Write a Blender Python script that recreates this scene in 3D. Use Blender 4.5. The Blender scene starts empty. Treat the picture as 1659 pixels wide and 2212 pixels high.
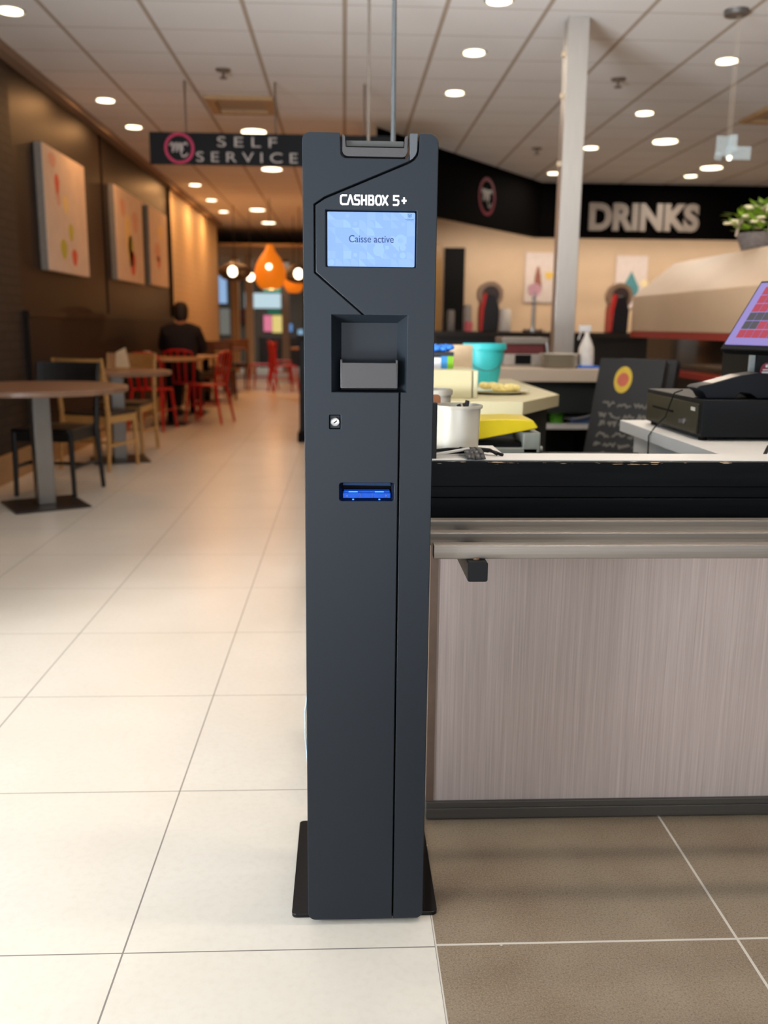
import bpy, bmesh, math, random
from mathutils import Vector, Matrix
random.seed(7)
R = math.radians
S = bpy.context.scene
COL = S.collection
PI = math.pi

# ------------------------------------------------------------------ camera, light, exposure
cd = bpy.data.cameras.new('camera'); cam = bpy.data.objects.new('camera', cd); COL.objects.link(cam)
cd.sensor_fit = 'HORIZONTAL'; cd.sensor_width = 36.0; cd.lens = 1960.0 / 1659.0 * 36.0
cd.clip_start = 0.05; cd.clip_end = 200
mw = Matrix(((9.99026193e-01, -1.50883673e-04, -4.41207769e-02, 0),
             (-4.31836655e-02, 2.01690183e-01, -9.78496929e-01, 0),
             (9.04636679e-03, 9.79449359e-01, 2.01487260e-01, 1.16), (0, 0, 0, 1)))
cam.matrix_world = mw
cd.dof.use_dof = True; cd.dof.focus_distance = 1.72; cd.dof.aperture_fstop = 4.2
S.camera = cam
S.view_settings.view_transform = 'Standard'; S.view_settings.look = 'None'
S.view_settings.gamma = 1.0; S.view_settings.use_curve_mapping = False
S.view_settings.exposure = 0.0
try:
    S.cycles.use_denoising = True
    S.cycles.max_bounces = 8; S.cycles.diffuse_bounces = 4; S.cycles.glossy_bounces = 4
    S.cycles.transparent_max_bounces = 8; S.cycles.sample_clamp_indirect = 6.0
    S.cycles.caustics_reflective = False; S.cycles.caustics_refractive = False
except Exception:
    pass
W = bpy.data.worlds.new('sky'); S.world = W; W.use_nodes = True
W.node_tree.nodes['Background'].inputs[0].default_value = (0.75, 0.87, 1.0, 1)
W.node_tree.nodes['Background'].inputs[1].default_value = 1.0
WARM = (1.0, 0.48, 0.17)
WARM2 = (1.0, 0.86, 0.71)

def light(kind, name, loc, energy, color=(1, 1, 1), size=1.0, size_y=None, rot=None, target=None, spread=None):
    ld = bpy.data.lights.new(name, kind); o = bpy.data.objects.new(name, ld); COL.objects.link(o)
    o.location = loc; ld.energy = energy; ld.color = color
    if kind == 'AREA':
        ld.size = size
        if size_y: ld.shape = 'RECTANGLE'; ld.size_y = size_y
        else: ld.shape = 'DISK'
        if spread: ld.spread = spread
    if kind == 'SUN': ld.angle = size
    if target is not None:
        d = Vector(target) - Vector(loc); o.rotation_euler = d.to_track_quat('-Z', 'Y').to_euler()
    elif rot: o.rotation_euler = rot
    return o

# hazy sun entering by the glazing of the left wall, behind the camera's left shoulder
light('SUN', 'sun', (-4, -4, 5), 2.95, (1.0, 0.97, 0.93), R(16), target=(-4 + 0.56, -4 + 0.70, 5 - 0.66))
# sky light standing in the two glazed openings
light('AREA', 'daylight_left_window', (-2.72, 0.1, 1.6), 46, (0.80, 0.91, 1.0), 3.4, 2.6, target=(0.2, 0.7, 0.9), spread=R(130))
light('AREA', 'daylight_front_window', (0.6, -2.9, 1.6), 15, (0.88, 0.95, 1.0), 5.0, 2.7, target=(0.5, 2, 0.8))
light('AREA', 'ceiling_fill_front', (0.6, -3.0, 0.35), 36, (0.97, 0.97, 1.0), 5.0, 0.8, target=(0.6, 1.6, 3.1), spread=R(62))  # added upward fill to brighten the ceiling, not a real source outside

light('AREA', 'ceiling_fill_left', (-2.68, 0.7, 0.30), 104, (0.93, 0.96, 1.0), 2.4, 0.6, target=(0.9, 5.6, 3.6), spread=R(84))  # added low fill, aimed to lift the ceiling and spare the kiosk face

# ------------------------------------------------------------------ materials
def s2l(c):
    c = c / 255.0
    return c / 12.92 if c <= 0.04045 else ((c + 0.055) / 1.055) ** 2.4
def lin(rgb): return tuple(s2l(c) for c in rgb) + (1.0,)

class NT:
    def __init__(s, m):
        m.use_nodes = True; s.t = m.node_tree; s.n = s.t.nodes; s.b = s.n['Principled BSDF']
    def node(s, ty, **kw):
        n = s.n.new(ty)
        for k, v in kw.items(): setattr(n, k, v)
        return n
    def link(s, a, b): s.t.links.new(a, b)
    def math(s, op, a, b=None):
        n = s.node('ShaderNodeMath', operation=op)
        for i, v in enumerate((a, b)):
            if v is None: continue
            if isinstance(v, (int, float)): n.inputs[i].default_value = v
            else: s.link(v, n.inputs[i])
        return n.outputs[0]
    def mix(s, f, a, b):
        n = s.node('ShaderNodeMix', data_type='RGBA')
        if isinstance(f, (int, float)): n.inputs[0].default_value = f
        else: s.link(f, n.inputs[0])
        for i, v in ((6, a), (7, b)):
            if isinstance(v, tuple): n.inputs[i].default_value = v
            else: s.link(v, n.inputs[i])
        return n.outputs[2]
    def noise(s, scale, detail=3, vec=None, rough=0.55):
        n = s.node('ShaderNodeTexNoise'); n.inputs['Scale'].default_value = scale
        n.inputs['Detail'].default_value = detail; n.inputs['Roughness'].default_value = rough
        if vec is not None: s.link(vec, n.inputs['Vector'])
        return n.outputs[0]
    def ramp(s, f, lo, hi):
        n = s.node('ShaderNodeMapRange'); s.link(f, n.inputs[0])
        n.inputs[1].default_value = lo; n.inputs[2].default_value = hi
        return n.outputs[0]
    def pos(s): return s.node('ShaderNodeNewGeometry').outputs['Position']
    def obj(s): return s.node('ShaderNodeTexCoord').outputs['Object']
    def scaled(s, v, sc):
        n = s.node('ShaderNodeMapping'); n.inputs['Scale'].default_value = sc; s.link(v, n.inputs['Vector'])
        return n.outputs[0]
    def xyz(s, v):
        n = s.node('ShaderNodeSeparateXYZ'); s.link(v, n.inputs[0]); return n.outputs
    def lines(s, c, c0, p, w):
        u = s.math('DIVIDE', s.math('SUBTRACT', c, c0), p)
        d = s.math('ABSOLUTE', s.math('SUBTRACT', s.math('FRACT', s.math('ADD', u, 0.5)), 0.5))
        return s.math('LESS_THAN', d, w / p / 2)
    def bump(s, h, strength, dist=0.002):
        n = s.node('ShaderNodeBump'); n.inputs['Strength'].default_value = strength
        n.inputs['Distance'].default_value = dist
        s.link(h, n.inputs['Height']); s.link(n.outputs[0], s.b.inputs['Normal'])

MATS = {}
def mat(name, rgb, rough=0.5, metal=0.0, var=0.08, scale=25.0, stretch=(1, 1, 1), bump=0.0, emit=None, estr=1.0, spec=0.5, alpha=1.0, trans=0.0, coat=0.0):
    if name in MATS: return MATS[name]
    m = bpy.data.materials.new(name); k = NT(m); b = k.b
    c = lin(rgb)
    if var > 0:
        f = k.noise(scale, 3, k.scaled(k.obj(), stretch))
        a = tuple(min(1, x * (1 - var)) for x in c[:3]) + (1,); d = tuple(min(1, x * (1 + var)) for x in c[:3]) + (1,)
        k.link(k.mix(k.ramp(f, 0.3, 0.7), a, d), b.inputs['Base Color'])
        if bump: k.bump(f, bump)
    else: b.inputs['Base Color'].default_value = c
    b.inputs['Roughness'].default_value = rough; b.inputs['Metallic'].default_value = metal
    b.inputs['Specular IOR Level'].default_value = spec
    if coat: b.inputs['Coat Weight'].default_value = coat
    if trans: b.inputs['Transmission Weight'].default_value = trans; b.inputs['IOR'].default_value = 1.3
    if emit is not None:
        b.inputs['Emission Color'].default_value = lin(emit); b.inputs['Emission Strength'].default_value = estr
    b.inputs['Alpha'].default_value = alpha
    MATS[name] = m; return m

def m_beige_tile():
    m = bpy.data.materials.new('beige_floor_tile'); k = NT(m); P = k.pos(); x, y, z = k.xyz(P)
    g = k.math('MAXIMUM', k.lines(x, -0.415, 0.59, 0.0034), k.lines(y, 1.522, 0.606, 0.0030))
    c1 = k.mix(k.ramp(k.noise(2.2, 4, P), 0.3, 0.7), (0.68, 0.63, 0.545, 1), (0.73, 0.685, 0.61, 1))
    c2 = k.mix(k.math('MULTIPLY', k.ramp(k.noise(60, 4, P), 0.45, 0.75), 0.35), c1, (0.60, 0.55, 0.47, 1))
    c3 = k.mix(g, c2, (0.23, 0.21, 0.19, 1))
    k.link(c3, k.b.inputs['Base Color']); k.b.inputs['Roughness'].default_value = 0.30
    k.b.inputs['Specular IOR Level'].default_value = 0.35
    return m
def m_dark_tile():
    m = bpy.data.materials.new('dark_floor_tile'); k = NT(m); P = k.pos(); x, y, z = k.xyz(P)
    g = k.math('MAXIMUM', k.lines(x, 0.1745, 0.588, 0.0055), k.lines(y, 1.527, 0.606, 0.0055))
    c1 = k.mix(k.ramp(k.noise(4.5, 5, P), 0.3, 0.7), (0.205, 0.145, 0.092, 1), (0.29, 0.23, 0.158, 1))
    c2 = k.mix(k.math('MULTIPLY', k.ramp(k.noise(300, 3, P, 0.7), 0.45, 0.66), 0.7), c1, (0.36, 0.285, 0.205, 1))
    c2 = k.mix(k.math('MULTIPLY', k.ramp(k.noise(220, 3, P, 0.7), 0.5, 0.68), 0.55), c2, (0.085, 0.062, 0.045, 1))
    c2 = k.mix(k.ramp(k.noise(35, 1, P), 0.80, 0.82), c2, (0.6, 0.56, 0.5, 1))
    c3 = k.mix(g, c2, (0.62, 0.57, 0.5, 1))
    k.link(c3, k.b.inputs['Base Color']); k.b.inputs['Roughness'].default_value = 0.55
    return m
def m_ceiling():
    m = bpy.data.materials.new('ceiling_tile'); k = NT(m); P = k.pos(); x, y, z = k.xyz(P)
    gx = k.lines(x, 0.005, 0.6315, 0.030); gy = k.lines(y, 6.14, 0.555, 0.016)
    c1 = k.mix(k.ramp(k.noise(1.5, 2, P), 0.3, 0.7), (0.82, 0.81, 0.80, 1), (0.86, 0.855, 0.845, 1))
    c1 = k.mix(k.math('MULTIPLY', gy, 0.55), c1, (0.42, 0.36, 0.30, 1))
    c1 = k.mix(k.math('MULTIPLY', gx, 0.8), c1, (0.36, 0.27, 0.18, 1))
    k.link(c1, k.b.inputs['Base Color']); k.b.inputs['Roughness'].default_value = 0.8
    return m
def m_brick():
    m = bpy.data.materials.new('dark_brick'); k = NT(m); P = k.pos(); x, y, z = k.xyz(P)
    cb = k.node('ShaderNodeCombineXYZ'); k.link(y, cb.inputs[0]); k.link(z, cb.inputs[1])
    t = k.node('ShaderNodeTexBrick'); k.link(cb.outputs[0], t.inputs['Vector'])
    t.inputs['Scale'].default_value = 1.0; t.inputs['Brick Width'].default_value = 0.21; t.inputs['Row Height'].default_value = 0.068
    t.inputs['Mortar Size'].default_value = 0.008
    t.inputs['Color1'].default_value = (0.017, 0.012, 0.009, 1); t.inputs['Color2'].default_value = (0.028, 0.02, 0.015, 1)
    t.inputs['Mortar'].default_value = (0.007, 0.005, 0.0045, 1)
    k.link(t.outputs[0], k.b.inputs['Base Color']); k.b.inputs['Roughness'].default_value = 0.6
    k.bump(t.outputs[1], -0.6, 0.01)
    return m
def m_ribbed():
    m = bpy.data.materials.new('beige_slatted_wall'); k = NT(m); P = k.pos(); x, y, z = k.xyz(P)
    g = k.lines(z, 0.0, 0.09, 0.012)
    c = k.mix(k.math('MULTIPLY', g, 0.35), (0.62, 0.50, 0.33, 1), (0.40, 0.30, 0.18, 1))
    k.link(c, k.b.inputs['Base Color']); k.b.inputs['Roughness'].default_value = 0.6
    return m
def m_laminate():
    m = bpy.data.materials.new('taupe_wood_laminate'); k = NT(m); P = k.pos(); x, y, z = k.xyz(P)
    f1 = k.noise(1.0, 4, k.scaled(P, (260, 40, 3.0)), 0.7)
    f2 = k.noise(1.0, 3, k.scaled(P, (60, 10, 1.0)))
    c = k.mix(k.ramp(f1, 0.3, 0.7), (0.46, 0.365, 0.325, 1), (0.66, 0.54, 0.49, 1))
    c = k.mix(k.math('MULTIPLY', k.ramp(f2, 0.4, 0.75), 0.35), c, (0.48, 0.375, 0.335, 1))
    k.link(c, k.b.inputs['Base Color']); k.b.inputs['Roughness'].default_value = 0.42
    k.b.inputs['Specular IOR Level'].default_value = 0.4
    return m
def m_black_paint():
    m = bpy.data.materials.new('worn_black_paint'); k = NT(m); P = k.pos(); x, y, z = k.xyz(P)
    f = k.noise(1.0, 4, k.scaled(P, (5, 30, 70)))
    c = k.mix(k.ramp(f, 0.35, 0.75), (0.0016, 0.002, 0.0026, 1), (0.0045, 0.0052, 0.0064, 1))
    chip = k.math('MULTIPLY', k.ramp(k.noise(1.0, 4, k.scaled(P, (26, 60, 320))), 0.60, 0.63), k.math('GREATER_THAN', z, 0.8695))
    c = k.mix(chip, c, (0.42, 0.30, 0.20, 1))
    k.link(c, k.b.inputs['Base Color']); k.b.inputs['Roughness'].default_value = 0.5
    k.b.inputs['Specular IOR Level'].default_value = 0.10
    return m
def m_steel(name='brushed_steel', st=(4, 60, 400), base=(0.27, 0.235, 0.20), metal=0.5):
    m = bpy.data.materials.new(name); k = NT(m); P = k.pos()
    f = k.noise(1.0, 4, k.scaled(P, st))
    lo = tuple(v * 0.88 for v in base) + (1,); hi = tuple(min(1, v * 1.08) for v in base) + (1,)
    k.link(k.mix(k.ramp(f, 0.3, 0.7), lo, hi), k.b.inputs['Base Color'])
    k.b.inputs['Metallic'].default_value = metal; k.b.inputs['Roughness'].default_value = 0.42
    return m

M_BEIGE, M_DARK, M_CEIL, M_BRICK, M_RIB = m_beige_tile(), m_dark_tile(), m_ceiling(), m_brick(), m_ribbed()
M_LAM, M_BPAINT, M_STEEL = m_laminate(), m_black_paint(), m_steel()
M_STEELV = m_steel('brushed_steel_upright', (300, 300, 4), (0.56, 0.53, 0.49), 0.8)
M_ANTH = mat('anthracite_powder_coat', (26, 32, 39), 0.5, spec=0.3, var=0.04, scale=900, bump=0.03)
M_ANTHD = mat('anthracite_inner', (24, 29, 34), 0.5, spec=0.3, var=0.05, scale=400)
M_GREYP = mat('grey_plastic', (70, 68, 69), 0.55, spec=0.3, var=0.10, scale=900, bump=0.05)
M_BLACK = mat('black_plastic', (13, 14, 16), 0.45, var=0.1, spec=0.22)
M_VBLACK = mat('matt_black', (8, 8, 9), 0.7, var=0.1, spec=0.15)
M_GLOSSB = mat('gloss_black_base', (7, 8, 10), 0.10, var=0.1, spec=0.4)
M_WHITE = mat('white_laminate', (208, 204, 198), 0.45, var=0.03, scale=8)
M_WLET = mat('white_lettering', (245, 245, 245), 0.5, var=0.01)
M_CHROME = mat('chrome', (165, 163, 160), 0.32, metal=1.0, var=0.03)
M_DBROWN = mat('dark_brown_panel', (33, 24, 18), 0.46, spec=0.25, var=0.18, scale=2.5, stretch=(1, 1, 0.4))
M_WAINS = mat('dark_leather', (23, 18, 17), 0.5, spec=0.25, var=0.15, scale=6)
M_OAK = mat('light_oak', (190, 148, 90), 0.45, var=0.14, scale=14, stretch=(1, 1, 6))
M_OAKB = mat('oak_back', (165, 118, 62), 0.45, var=0.14, scale=14, stretch=(1, 6, 1))
M_DSEAT = mat('dark_brown_seat', (54, 38, 26), 0.5, var=0.15)
M_DWOOD = mat('black_stained_wood', (20, 18, 18), 0.4, var=0.2, scale=14)
M_BWOOD = mat('brown_stained_wood', (92, 52, 26), 0.45, var=0.2, scale=14)
M_RED = mat('red_lacquered_metal', (190, 22, 24), 0.35, var=0.08)
M_TTOP = mat('grey_brown_tabletop', (130, 100, 80), 0.32, var=0.12, scale=4, stretch=(1, 8, 1))
M_TTOPO = mat('oak_tabletop', (176, 134, 92), 0.35, var=0.12, scale=4, stretch=(1, 8, 1))
M_TSTEEL = mat('table_steel', (150, 146, 142), 0.35, metal=0.75, var=0.06, scale=6)
M_CREAM = mat('cream_laminate', (196, 186, 148), 0.5, var=0.03, scale=6)
M_PINKB = mat('pinkish_beige_laminate', (208, 188, 165), 0.5, var=0.03, scale=6)
M_DGREEN = mat('dark_green_black', (28, 33, 30), 0.5, var=0.1)
M_BEIGEW = mat('beige_wall', (196, 168, 138), 0.6, var=0.05, scale=2)
M_HOOD = mat('beige_lacquer', (192, 162, 130), 0.5, var=0.04, scale=3)
M_GLOW = mat('lamp_glow', (255, 250, 235), 0.5, var=0, emit=(255, 240, 208), estr=4.5)
M_RIM = mat('white_lamp_rim', (225, 220, 212), 0.5, var=0.02)
M_TEXT = mat('navy_text', (10, 26, 60), 0.6, var=0, emit=(20, 52, 118), estr=0.8)

# ------------------------------------------------------------------ builders
def auto_smooth(me, ang=35):
    for p in me.polygons: p.use_smooth = True
    me.set_sharp_from_angle(angle=R(ang))

def wloc(o):
    v = Vector((0, 0, 0))
    while o is not None: v += o.location; o = o.parent
    return v

class MB:
    """collects shapes; build() links them as one mesh object"""
    def __init__(s): s.bm = bmesh.new(); s.mi = 0; s.k = 0
    def _t(s, faces):
        for f in faces: f.material_index = s.mi
    def quad(s, *pts):
        vs = [s.bm.verts.new(p) for p in pts]; f = s.bm.faces.new(vs); s._t([f]); return s
    def box(s, x0, x1, y0, y1, z0, z1, rot=None, about=None):
        v = [Vector((x, y, z)) for x in (x0, x1) for y in (y0, y1) for z in (z0, z1)]
        if rot is not None:
            c = Vector(about) if about is not None else sum(v, Vector()) / 8
            v = [c + rot @ (p - c) for p in v]
        v = [s.bm.verts.new(p) for p in v]
        fs = [s.bm.faces.new([v[i] for i in q]) for q in ((0, 1, 3, 2), (4, 6, 7, 5), (0, 4, 5, 1), (2, 3, 7, 6), (0, 2, 6, 4), (1, 5, 7, 3))]
        s._t(fs); return s
    def lathe(s, prof, c=(0, 0, 0), seg=32, axis='Z', cap0=True, cap1=True, sy=1.0):
        rings = []
        for r, h in prof:
            ring = []
            for i in range(seg):
                a = 2 * PI * i / seg; p = (r * math.cos(a), r * math.sin(a) * sy, h)
                if axis == 'Y': p = (p[0], -h, p[1])
                if axis == 'X': p = (-h, p[0], p[1])
                ring.append(s.bm.verts.new((c[0] + p[0], c[1] + p[1], c[2] + p[2])))
            rings.append(ring)
        fs = []
        for a, b in zip(rings, rings[1:]):
            for i in range(seg):
                j = (i + 1) % seg; fs.append(s.bm.faces.new((a[i], a[j], b[j], b[i])))
        if cap0: fs.append(s.bm.faces.new(list(reversed(rings[0]))))
        if cap1: fs.append(s.bm.faces.new(rings[-1]))
        s._t(fs); return s
    def cyl(s, x, y, z0, z1, r, seg=28, r2=None): return s.lathe([(r, z0), (r if r2 is None else r2, z1)], (x, y, 0), seg)
    def tube(s, pts, r, seg=10, caps=True):
        pts = [Vector(p) for p in pts]; rings = []; prev = None
        for i, p in enumerate(pts):
            d = (pts[min(i + 1, len(pts) - 1)] - pts[max(i - 1, 0)]).normalized()
            if prev is None:
                u = d.cross(Vector((0, 0, 1)))
                if u.length < 1e-3: u = d.cross(Vector((1, 0, 0)))
            else: u = prev - d * prev.dot(d)
            u.normalize(); w = d.cross(u); prev = u
            rr = r[i] if isinstance(r, (list, tuple)) else r
            rings.append([s.bm.verts.new(p + (u * math.cos(a) + w * math.sin(a)) * rr) for a in [2 * PI * k / seg for k in range(seg)]])
        fs = []
        for a, b in zip(rings, rings[1:]):
            for i in range(seg):
                j = (i + 1) % seg; fs.append(s.bm.faces.new((a[i], a[j], b[j], b[i])))
        if caps: fs += [s.bm.faces.new(list(reversed(rings[0]))), s.bm.faces.new(rings[-1])]
        s._t(fs); return s
    def bar(s, p, q, w, h=None):
        h = h or w; p, q = Vector(p), Vector(q); d = (q - p).normalized()
        u = d.cross(Vector((0, 0, 1)))
        if u.length < 1e-3: u = Vector((1, 0, 0))
        u.normalize(); v = u.cross(d)
        vs = [s.bm.verts.new(e + u * a * w / 2 + v * b * h / 2) for e in (p, q) for a, b in ((-1, -1), (1, -1), (1, 1), (-1, 1))]
        fs = [s.bm.faces.new([vs[i] for i in f]) for f in ((3, 2, 1, 0), (4, 5, 6, 7), (0, 1, 5, 4), (1, 2, 6, 5), (2, 3, 7, 6), (3, 0, 4, 7))]
        s._t(fs); return s
    def prism(s, poly, fn, d0, d1):
        """poly 2D (convex or simple); fn(u,v,d)->xyz"""
        a = [s.bm.verts.new(fn(u, v, d0)) for u, v in poly]; b = [s.bm.verts.new(fn(u, v, d1)) for u, v in poly]
        fs = [s.bm.faces.new(list(reversed(a))), s.bm.faces.new(b)]
        n = len(poly)
        for i in range(n):
            j = (i + 1) % n; fs.append(s.bm.faces.new((a[i], a[j], b[j], b[i])))
        s._t(fs); return s
    def sphere(s, c, r, sc=(1, 1, 1), sub=2):
        m = Matrix.Translation(c) @ Matrix.Diagonal((r * sc[0], r * sc[1], r * sc[2], 1))
        g = bmesh.ops.create_icosphere(s.bm, subdivisions=sub, radius=1, matrix=m)
        s._t({f for v in g['verts'] for f in v.link_faces}); return s
    def stroke(s, pts, w, fn, d0, d1):
        """flat brush stroke through 2D points, thickened"""
        for (a, b) in zip(pts, pts[1:]):
            a, b = Vector(a), Vector(b); d = (b - a)
            if d.length < 1e-6: continue
            s.k += 1; d.normalize(); n = Vector((-d.y, d.x)) * w / 2; e = d * w * 0.42; dj = d0 - 2.2e-5 * (s.k % 12)
            s.prism([tuple(a - e - n), tuple(b + e - n), tuple(b + e + n), tuple(a - e + n)], fn, dj, d1)
        return s
    def build(s, name, m, parent=None, bevel=0.0, smooth=True, world=False, kind=None, seg=2):
        bmesh.ops.recalc_face_normals(s.bm, faces=s.bm.faces)
        me = bpy.data.meshes.new(name)
        if world and parent is not None: s.bm.transform(Matrix.Translation(-wloc(parent)))
        s.bm.to_mesh(me); s.bm.free()
        for q in (m if isinstance(m, (list, tuple)) else [m]): me.materials.append(q)
        o = bpy.data.objects.new(name, me); COL.objects.link(o)
        if smooth: auto_smooth(me)
        if parent is not None: o.parent = parent
        if bevel:
            b = o.modifiers.new('bevel', 'BEVEL'); b.width = bevel; b.segments = seg; b.limit_method = 'ANGLE'; b.angle_limit = R(40)
        if kind: o['kind'] = kind
        return o

def tag(o, label, cat, group=None):
    o['label'] = label; o['category'] = cat
    if group: o['group'] = group
    return o
def thing(name, label, cat, loc=(0, 0, 0), rz=0.0, group=None):
    o = bpy.data.objects.new(name, None); COL.objects.link(o); o.location = loc; o.rotation_euler = (0, 0, rz)
    o.empty_display_size = 0.1
    return tag(o, label, cat, group)
def dup(o, loc=None, rz=None, label=None, group=None, parent=None):
    c = o.copy(); COL.objects.link(c)
    if parent is not None: c.parent = parent
    for ch in list(o.children): dup(ch, parent=c)
    if loc is not None: c.location = loc
    if rz is not None: c.rotation_euler = (0, 0, rz)
    if label: c['label'] = label
    if group: c['group'] = group
    return c

def bake(o):
    dg = bpy.context.evaluated_depsgraph_get(); dg.update()
    me = bpy.data.meshes.new_from_object(o.evaluated_get(dg)); d = o.data
    bpy.data.objects.remove(o)
    return me
def plate(name, loops, y0, depth, bevel, m, parent):
    """upright plate in the XZ plane (front face at y0 looking to -Y) with holes, softly rounded edges"""
    cu = bpy.data.curves.new('t', 'CURVE'); cu.dimensions = '2D'; cu.fill_mode = 'BOTH'
    for lp in loops:
        sp = cu.splines.new('POLY'); sp.points.add(len(lp) - 1); sp.use_cyclic_u = True
        for p, q in zip(sp.points, lp): p.co = (q[0], q[1], 0, 1)
    cu.extrude = depth / 2 - bevel; cu.bevel_depth = bevel; cu.bevel_resolution = 2; cu.offset = -bevel
    o = bpy.data.objects.new('t', cu); COL.objects.link(o)
    me = bake(o); me.name = name
    me.transform(Matrix.Translation((0, y0 + depth / 2, 0)) @ Matrix.Rotation(PI / 2, 4, 'X'))
    if parent is not None: me.transform(Matrix.Translation(-wloc(parent)))
    me.materials.clear(); me.materials.append(m)
    r = bpy.data.objects.new(name, me); COL.objects.link(r)
    if parent is not None: r.parent = parent
    auto_smooth(me, 40)
    return r
def text(name, body, x0, x1, z0, z1, y, m, parent, thick=0.002, fat=0.0, spacing=1.0, mtx=None):
    """raised lettering fitted to the box x0..x1, z0..z1 on a plane facing -Y"""
    cu = bpy.data.curves.new('t', 'FONT'); cu.body = body; cu.size = 1; cu.extrude = 0.02; cu.offset = fat; cu.space_character = spacing
    o = bpy.data.objects.new('t', cu); COL.objects.link(o)
    me = bake(o); me.name = name
    xs = [v.co.x for v in me.vertices]; ys = [v.co.y for v in me.vertices]
    ax, bx, ay, by = min(xs), max(xs), min(ys), max(ys)
    sx, sz = (x1 - x0) / (bx - ax), (z1 - z0) / (by - ay)
    for v in me.vertices:
        v.co = Vector((x0 + (v.co.x - ax) * sx, y - (v.co.z + 0.02) / 0.04 * thick, z0 + (v.co.y - ay) * sz))
    if mtx is not None: me.transform(mtx)
    if parent is not None and mtx is None: me.transform(Matrix.Translation(-wloc(parent)))
    me.materials.clear(); me.materials.append(m)
    r = bpy.data.objects.new(name, me); COL.objects.link(r)
    if parent is not None: r.parent = parent
    return r
def arc(cx, cy, r, a0, a1, n=6): return [(cx + r * math.cos(R(a0 + (a1 - a0) * i / n)), cy + r * math.sin(R(a0 + (a1 - a0) * i / n))) for i in range(n + 1)]
def rrect(x0, x1, z0, z1, r, n=4):
    return arc(x1 - r, z1 - r, r, 0, 90, n) + arc(x0 + r, z1 - r, r, 90, 180, n) + arc(x0 + r, z0 + r, r, 180, 270, n) + arc(x1 - r, z0 + r, r, 270, 360, n)
XZ = lambda u, v, d: (u, d, v)
YZ = lambda u, v, d: (d, u, v)
XY = lambda u, v, d: (u, v, d)

# ------------------------------------------------------------------ the room
ZC = 3.1
b = MB()
b.box(-9, 0.1745, -4, 32, -0.05, 0); b.mi = 1
b.box(0.1745, 9, -4, 14.3, -0.05, 0); b.mi = 0
b.box(0.1745, 9, 14.3, 32, -0.05, 0)
b.build('floor', [M_BEIGE, M_DARK], kind='structure', smooth=False)
MB().box(-2.62, 8.1, -3.2, 18.8, ZC, ZC + 0.1).box(-6.1, 0.3, 18.8, 27.6, ZC, ZC + 0.1).build('ceiling', M_CEIL, kind='structure', smooth=False)
# left wall: glazed strip beside the entrance, brick, brown panels, slatted beige
MB().box(-2.62, -2.50, 2.15, 7.36, 0.0, ZC).build('wall_left', M_BRICK, kind='structure', smooth=False)
b = MB(); b.box(-2.62, -2.50, 7.36, 9.93, 1.25, ZC).box(-2.62, -2.50, 10.03, 13.56, 1.25, ZC)
b.mi = 1; b.box(-2.62, -2.53, 9.93, 10.03, 0.2, ZC); b.box(-2.62, -2.47, 13.56, 13.66, 0.0, ZC)
b.mi = 2; b.box(-2.62, -2.46, 7.36, 13.56, 0.2, 1.20); b.mi = 0; b.box(-2.62, -2.45, 7.36, 13.56, 1.20, 1.25)
b.build('wall_left_panels', [M_DBROWN, M_VBLACK, M_WAINS], kind='structure', smooth=False)
MB().box(-2.62, -2.50, 13.66, 18.8, 0.0, ZC).build('wall_left_slatted', M_RIB, kind='structure', smooth=False)
MB().box(-2.5, -2.46, 2.15, 13.56, 0.0, 0.20).build('baseboard_left', mat('tan_skirting', (176, 140, 98), 0.5), kind='structure', smooth=False)
MB().box(-2.5, -2.40, 6.9, 18.8, 3.04, ZC).build('trim_1', mat('ceiling_edge_trim', (150, 128, 108), 0.6), kind='structure', smooth=False)
# entrance glazing around the camera (left) and behind it
b = MB()
for y in (-3.0, 2.1): b.box(-2.62, -2.50, y, y + 0.08, 0, ZC)
b.box(-2.62, -2.50, -3.0, 2.1, 2.85, ZC); b.box(-2.62, -2.50, -3.0, 2.1, 0, 0.06)
b.build('window_1', mat('grey_window_frame', (70, 72, 75), 0.5), kind='structure', smooth=False)
b = MB()
for x in (-2.5, 4.0): b.box(x, x + 0.1, -3.2, -3.1, 0, ZC)
b.box(-2.5, 4.1, -3.2, -3.1, 2.95, ZC)
b.build('window_2', MATS['grey_window_frame'], kind='structure', smooth=False)
MB().box(4.1, 9, -3.2, -3.1, 0, ZC).build('wall_front', M_BEIGEW, kind='structure', smooth=False)
MB().box(8.0, 8.1, -3.1, 14.2, 0, ZC).build('wall_right', M_BEIGEW, kind='structure', smooth=False)
# drinks corner: back wall, black fascia
MB().box(0.30, 8.1, 14.0, 14.1, 0, ZC).build('wall_back', M_BEIGEW, kind='structure', smooth=False)
MB().box(0.22, 0.32, 9.5, 27.5, 0, ZC).build('wall_aisle', M_BEIGEW, kind='structure', smooth=False)
b = MB(); b.box(1.50, 1.80, 13.93, 13.99, 0, 2.3); b.build('door_1', M_VBLACK, kind='structure')
b = MB(); b.box(1.0, 1.46, 13.9, 13.99, 0, 2.35); b.build('trim_2', mat('gold_brown_panel', (150, 112, 60), 0.4), kind='structure')
M_FASC = mat('black_fascia', (5, 4, 4), 0.85, var=0.1, spec=0.02)
f0, f1, f2 = Vector((0.33, 9.64)), Vector((2.72, 13.0)), Vector((7.99, 13.0))
th = Vector((-0.815, 0.58)) * -0.10
b = MB()
poly = [tuple(f0), tuple(f1), tuple(f2), (f2.x, f2.y + 0.12), (f1.x - 0.06, f1.y + 0.12), (f0.x - 0.10, f0.y + 0.07)]
b.prism(poly, XY, 2.38, ZC - 0.002); b.build('fascia', M_FASC, kind='structure', smooth=False)
bpy.data.objects['fascia']['kind'] = 'structure'
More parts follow.
